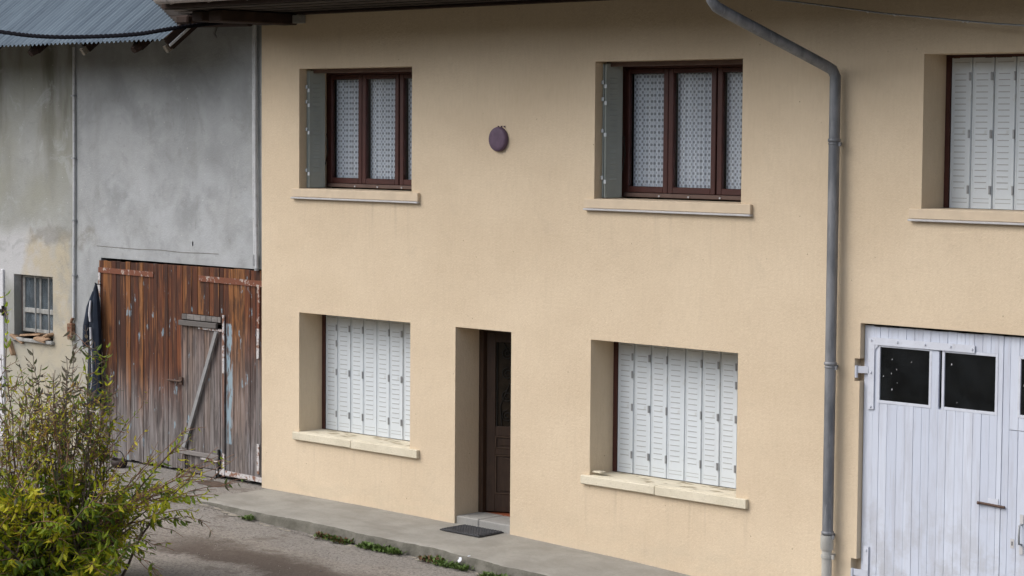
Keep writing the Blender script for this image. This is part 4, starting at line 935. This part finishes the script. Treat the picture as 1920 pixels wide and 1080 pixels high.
# ------------------------------------------------------------------ basket-like dark tub by the barn door
def tub():
    t = MB(); n = 18; vs = []; pr = [(.10, 0), (.135, .05), (.14, .10), (.12, .11), (.11, .05), (.08, .02)]
    for r, z in pr:
        for k in range(n): a = 2 * math.pi * k / n; vs.append((r * math.cos(a), r * .8 * math.sin(a), z))
    t.add(vs, [(i * n + k, i * n + (k + 1) % n, (i + 1) * n + (k + 1) % n, (i + 1) * n + k) for i in range(len(pr) - 1) for k in range(n)], 0, True); t.add(vs[:n], [tuple(range(n))]); t.add(vs[-n:], [tuple(range(n))])
    o = t.build('tub', M['basket']); o.location = (-8.86, -.30, ground_z(-8.86, -.3)); tag(o, 'small dark tub with a hoop handle standing before the plank door', 'tub')
    h = MB(); h.tube([(.13 * math.cos(a), 0, .09 + .14 * math.sin(a)) for a in (math.pi * k / 12 for k in range(13))], .007, 6); h.build('handle', M['iron'], o)
tub()

# dirt swept up against the barn door sill
def dirt_heap():
    mb = MB(); n = 22; rr = random.Random(8); vs = [(0, 0, .045)]
    for k in range(n):
        a = 2 * math.pi * k / n
        for q, z in ((.5, .028), (1.0, -.004)): vs.append((.34 * math.cos(a) * q * rr.uniform(.8, 1.2), .13 * math.sin(a) * q * rr.uniform(.8, 1.2), z + rr.uniform(-.004, .006)))
    fs = [(0, 1 + 2 * k, 1 + 2 * ((k + 1) % n)) for k in range(n)] + [(1 + 2 * k, 2 + 2 * k, 2 + 2 * ((k + 1) % n), 1 + 2 * ((k + 1) % n)) for k in range(n)]
    mb.add(vs, fs, 0, True); o = mb.build('dirt', M['dirt']); o.location = (-6.72, -.30, ground_z(-6.72, -.3) + .006); tag(o, kind='stuff')
dirt_heap()

# ------------------------------------------------------------------ grit and weeds at the kerb
def grit():
    mb = MB(); rr = random.Random(17)
    for i in range(2200):
        if i < 900: x = rr.uniform(-6, 3); y = kerb_y(x) - .07 - abs(rr.gauss(0, .07)); 
        else: x = rr.uniform(-7, 2); y = rr.uniform(-5, -1.4)
        s = rr.uniform(.003, .009) * (1.8 if rr.random() < .06 else 1); z = ground_z(x, y) + s * .4
        mb.add([(x - s, y, z), (x + s, y, z), (x, y - s, z), (x, y + s, z), (x, y, z + s * .8), (x, y, z - s)], [(0, 2, 4), (2, 1, 4), (1, 3, 4), (3, 0, 4), (0, 5, 2), (2, 5, 1), (1, 5, 3), (3, 5, 0)])
    tag(mb.build('gravel', M['pebble']), kind='stuff')
grit()
WEEDS = [(-4.72, .09, .10, 'small weed tuft at the kerb, nearest the barn door', 0), (-3.28, .17, .12, 'weed tuft at the kerb with a dark second clump behind it', 1), (-2.95, .13, .11, 'dark weed clump growing tight under the crumbling kerb', 1), (-2.28, .32, .14, 'long leafy green weed strip at the kerb before the left window', 0),
         (-1.42, .16, .12, 'reddish green weed clump at the kerb just left of the white paint splash', 1), (-1.05, .22, .12, 'bright green weed clump at the kerb right under the white paint splash', 0), (-.32, .20, .12, 'weed patch cut by the lower picture edge, right of the white splash', 0)]
def weed(x, sx, h, label, warm, i):
    rr = random.Random(100 + i); y0 = kerb_y(x) - .10
    mb = MB()
    for k in range(int(260 * sx / .2)):
        px, py = sx * 1.1 * (k / int(260 * sx / .2) * 2 - 1) * rr.uniform(.85, 1.0), max(-.08, min(.05, rr.gauss(0, .035))) - .01; L = rr.uniform(.035, .09) * h / .11; a = rr.uniform(0, 6.28); el = rr.uniform(.25, 1.2); wd = L * .38
        d = Vector((math.cos(a) * math.cos(el), math.sin(a) * math.cos(el), math.sin(el))); s = d.cross(Vector((0, 0, 1))).normalized() * wd / 2; b = Vector((px, py, rr.uniform(0, .03)))
        zz = Vector((0, 0, -L * .12)); mi = 1 if (warm and rr.random() < .4) else 0
        mb.add([b, b + d * L * .5 + s, b + d * L + zz * 2, b + d * L * .5 - s], [(0, 1, 2, 3)], mi)
    o = mb.build('weed_tuft', [M['weed'], M['weedwarm']]); o.location = (x, y0, ground_z(x, y0)); tag(o, label, 'weed', 'weeds growing along the kerb')
for i, wv in enumerate(WEEDS): weed(*wv, i)

# ------------------------------------------------------------------ the shrub in the foreground
def shrub():
    root = empty('shrub', (-3.3, -5.1, ground_z(-3.3, -5.1))); tag(root, 'tall loose shrub with narrow yellow-green leaves at the yard edge', 'shrub')
    base = Vector(root.location); rr = random.Random(42)
    RT = Vector((.715, .699, 0)); FW = Vector((-.699, .715, 0)); UP = Vector((0, 0, 1))
    leaves = []; wood = MB(); twigs = MB(); tops = []
    def curve(p, d, L, n, droop, wob):
        pts = [p.copy()]; d = d.normalized()
        for i in range(n):
            d = (d + Vector((rr.gauss(0, wob), rr.gauss(0, wob), rr.gauss(0, wob))) - UP * droop).normalized(); p = p + d * (L / n); pts.append(p.copy())
        return pts
    def leafy(pts, dens, tint, L0, bag, start=.25, droop=.75):
        n = len(pts) - 1; tot = sum((pts[i + 1] - pts[i]).length for i in range(n)); cnt = max(2, int(tot * dens))
        for k in range(cnt):
            t = start + (1 - start) * (k + rr.random() * .6) / cnt; q = min(t * n, n - .001); i = int(q); p = pts[i].lerp(pts[i + 1], q - i); ax = (pts[i + 1] - pts[i]).normalized()
            side = ax.cross(Vector((rr.gauss(0, 1), rr.gauss(0, 1), rr.gauss(0, 1)))).normalized()
            for sg in (1, -1):
                if rr.random() < .12: continue
                d = (ax * rr.uniform(.3, .9) + side * sg * rr.uniform(.4, 1) - UP * rr.uniform(.05, droop * 1.35)).normalized()
                bag.append((p, d, L0 * rr.uniform(.55, 1.25), tint + rr.gauss(0, .10)))
    def twig(p, d, L, tone, dens, L0, bag, droop=.09):
        tp = curve(p, d, L, 5, droop, .10); twigs.tube(tp, [.005, .0045, .004, .003, .0025, .0018], 4, False); leafy(tp, dens, tone, L0, bag, .08)
        return tp
    # main stems fanning out of the base
    for i in range(74):
        a = rr.uniform(-1.7, .74); dep = rr.gauss(0, .6)
        H_ = rr.uniform(1.0, 1.85) * (1 - .16 * abs(a))
        d = (RT * a * .9 + FW * dep * .5 + UP * 1.08)
        p0 = base + RT * rr.gauss(0, .22) + FW * rr.gauss(0, .2)
        L = H_ * math.sqrt(1 + .5 * a * a) * 1.02; pts = curve(p0, d, L, 9, .045 + .03 * abs(a), .06)
        wood.tube(pts, [.014 * (1 - .8 * k / 9) + .002 for k in range(10)], 6)
        clump = .5 + .5 * math.sin(a * 5.3 + dep * 3.1)                # whole limbs lean yellow or deep green
        tone = .48 + .30 * clump + rr.gauss(0, .07)
        for k in range(rr.randint(7, 10)):
            j = rr.randint(2, 9); ph = rr.uniform(0, 6.28); td = (pts[j] - pts[j - 1]).normalized() * .8 + (RT * math.cos(ph) + FW * math.sin(ph)) * .9 + UP * rr.uniform(-.2, .55)
            hz = pts[j].z - base.z
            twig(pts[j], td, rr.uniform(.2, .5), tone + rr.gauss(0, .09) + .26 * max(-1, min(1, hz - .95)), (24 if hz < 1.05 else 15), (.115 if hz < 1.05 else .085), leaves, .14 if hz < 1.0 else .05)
        leafy(pts[3:], 14, tone, .10, leaves, .05)
    # low leafy skirts round the foot
    for i in range(40):
        a = rr.uniform(-1.8, .9); p0 = base + RT * rr.gauss(0, .25) + FW * rr.gauss(-.1, .25)
        pts = curve(p0, RT * a + FW * rr.gauss(-.3, .5) + UP * rr.uniform(.45, .9), rr.uniform(.55, 1.15), 7, .05, .07); wood.tube(pts, [.008, .007, .006, .005, .0045, .004, .003, .002], 5)
        tone = rr.uniform(.36, .7)
        for k in range(7): twig(pts[rr.randint(2, 7)], RT * rr.gauss(.1 * a, .6) + FW * rr.gauss(-.2, .5) + UP * rr.uniform(-.1, .6), rr.uniform(.2, .4), tone + rr.gauss(0, .08), 24, .115, leaves, .14)
        leafy(pts[2:], 14, tone, .11, leaves, 0)
    # airy reddish twigs above the mass
    for i in range(90):
        sx = rr.uniform(-1.2, .62); p0 = base + RT * sx * .8 + FW * rr.gauss(0, .35) + UP * rr.uniform(1.0, 1.5)
        pts = curve(p0, UP * 1.2 + RT * rr.gauss(.1, .35) + FW * rr.gauss(0, .3), rr.uniform(.5, 1.0), 7, .03, .07); twigs.tube(pts, [.006, .0055, .005, .0045, .004, .003, .0025, .002], 4, False)
        leafy(pts, 8, rr.uniform(.3, 1.0), .07, leaves, .2, .5)
        for k in range(3): twig(pts[rr.randint(2, 6)], UP * .8 + RT * rr.gauss(0, .6) + FW * rr.gauss(0, .5), rr.uniform(.15, .35), rr.uniform(.35, .95), 11, .07, leaves, .05)
    # long upright shoots with dull purplish leaves
    for (sx, top, dn) in ((-.45, 3.18, 2), (-.62, 2.5, 1), (-.28, 2.35, 1), (-.10, 2.3, 1), (.02, 2.55, 1), (.10, 2.15, 1), (.22, 2.4, 1), (.31, 2.82, 1), (.36, 2.2, 1), (.45, 2.15, 1), (.50, 2.5, 2), (.58, 2.25, 2), (-.5, 2.2, 1), (.14, 2.72, 1), (.25, 2.05, 1), (-.02, 2.25, 1), (-.2, 2.55, 1), (-.36, 2.4, 1), (.4, 2.62, 1), (.17, 2.5, 1), (.06, 2.35, 1), (.28, 2.45, 2), (.48, 2.3, 1), (-.14, 2.4, 1), (.53, 2.6, 2)):
        p0 = base + RT * sx * .35 + FW * rr.gauss(0, .2); tgt = base + RT * (sx - .03 + rr.gauss(0, .03)) + FW * rr.gauss(0, .3) + UP * top
        n = 12; bow = rr.uniform(-.08, .08); pts = [p0.lerp(tgt, k / n) + RT * bow * math.sin(math.pi * k / n) + RT * sx * .18 * math.sin(math.pi * k / n) + RT * .02 * math.sin(k * 1.7 + sx * 9) for k in range(n + 1)]
        wood.tube(pts, [.009 * (1 - .85 * k / n) + .0018 for k in range(n + 1)], 5)
        tone = rr.uniform(.02, .2) if dn == 1 else rr.uniform(.35, .6)
        for k in range(4): twig(pts[rr.randint(6, 11)], UP * .9 + RT * rr.gauss(0, .6) + FW * rr.gauss(0, .6), rr.uniform(.12, .32), tone + rr.gauss(0, .08), 15, .098, tops, .04)
        leafy(pts[6:], 11, tone, .105, tops, 0, .4)
    # long arching sprays reaching to the right over the yard
    for (rx, z0, z1, tone) in ((2.0, 1.0, 1.55, .62), (1.85, .9, 1.35, .6), (1.75, .9, 1.15, .12), (1.55, .9, .98, .55), (1.65, .7, .72, .25), (1.35, .8, .55, .2), (1.45, 1.0, 1.75, .7), (1.30, .9, 1.5, .7), (1.25, .6, .38, .35), (1.15, .6, .2, .4), (1.7, .9, 1.4, .55), (1.9, .85, 1.12, .25), (1.2, .7, .1, .5), (1.5, .9, 1.25, .65), (1.0, 1.0, 1.7, .8)):
        p0 = base + UP * .35 + RT * .1; p1 = base + RT * rx * .5 * .92 + UP * (z0 + .1) + FW * rr.gauss(0, .2); p2 = base + RT * rx + UP * z1 + FW * rr.gauss(0, .3)
        n = 12; pts = [(1 - t) ** 2 * p0 + 2 * t * (1 - t) * p1 + t * t * p2 + UP * .015 * math.sin(k * 2.1 + rx * 7) for k, t in ((k, k / n) for k in range(n + 1))]
        twigs.tube(pts, [.008 * (1 - .85 * k / n) + .0013 for k in range(n + 1)], 5, False)
        for k in range(8):
            j = rr.randint(3, 11); near = j < 8; ph = rr.uniform(0, 6.28)
            twig(pts[j], (pts[j + 1] - pts[j]).normalized() + RT * .2 * math.cos(ph) + UP * rr.uniform(-.2, .8) + FW * math.sin(ph) * .5, rr.uniform(.15, .4), tone + rr.gauss(0, .1), 11 if near else 7, .075, tops if (not near and rr.random() < .5) else leaves, .06)
        leafy(pts[6:], 5, tone, .08, tops if rx > 1.6 else leaves, 0)
    w_ = wood.build('stem', M['bark'], root); w_.matrix_parent_inverse = Matrix.Translation(-base)
    t_ = twigs.build('twig', M['twig'], root); t_.matrix_parent_inverse = Matrix.Translation(-base); tag(t_, kind='stuff')
    # one folded leaf: six faces
    LV = [(0, 0, 0), (.28, .145, .03), (.60, .14, .0), (1, 0, -.16), (.60, -.14, .0), (.28, -.145, .03), (.30, 0, -.012), (.64, 0, -.05)]
    LF = [(0, 6, 1), (1, 6, 7, 2), (2, 7, 3), (0, 5, 6), (5, 4, 7, 6), (4, 3, 7)]
    def frame(d):
        x = d.normalized(); y = x.cross(UP + Vector((rr.gauss(0, .45), rr.gauss(0, .45), 0))).normalized(); return x, y, x.cross(y)
    rr.shuffle(tops); single, rest = tops[:290], tops[290:] + leaves
    vs, fs, tint = [], [], []
    for p, d, L, tn in rest:
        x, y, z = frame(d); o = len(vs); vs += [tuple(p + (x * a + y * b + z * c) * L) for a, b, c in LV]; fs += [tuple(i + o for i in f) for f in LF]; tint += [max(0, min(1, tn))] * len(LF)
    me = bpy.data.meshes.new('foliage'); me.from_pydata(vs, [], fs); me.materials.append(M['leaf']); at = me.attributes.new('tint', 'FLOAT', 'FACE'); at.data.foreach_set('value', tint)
    fo = bpy.data.objects.new('foliage', me); COL.objects.link(fo); fo.parent = root; fo.matrix_parent_inverse = Matrix.Translation(-base); fo['kind'] = 'stuff'; fo['tone'] = 0.0
    lm = bpy.data.meshes.new('leaf'); lm.from_pydata(LV, [], LF); lm.materials.append(M['leaf'])
    for p, d, L, tn in single:
        x, y, z = frame(d); o = bpy.data.objects.new('leaf', lm); COL.objects.link(o); o.parent = root
        o.matrix_basis = Matrix.Translation(-base) @ Matrix(((x.x * L, y.x * L, z.x * L, p.x), (x.y * L, y.y * L, z.y * L, p.y), (x.z * L, y.z * L, z.z * L, p.z), (0, 0, 0, 1))); o['tone'] = float(max(0, min(1, tn)))
    print('leaves', len(rest), len(single))
shrub()
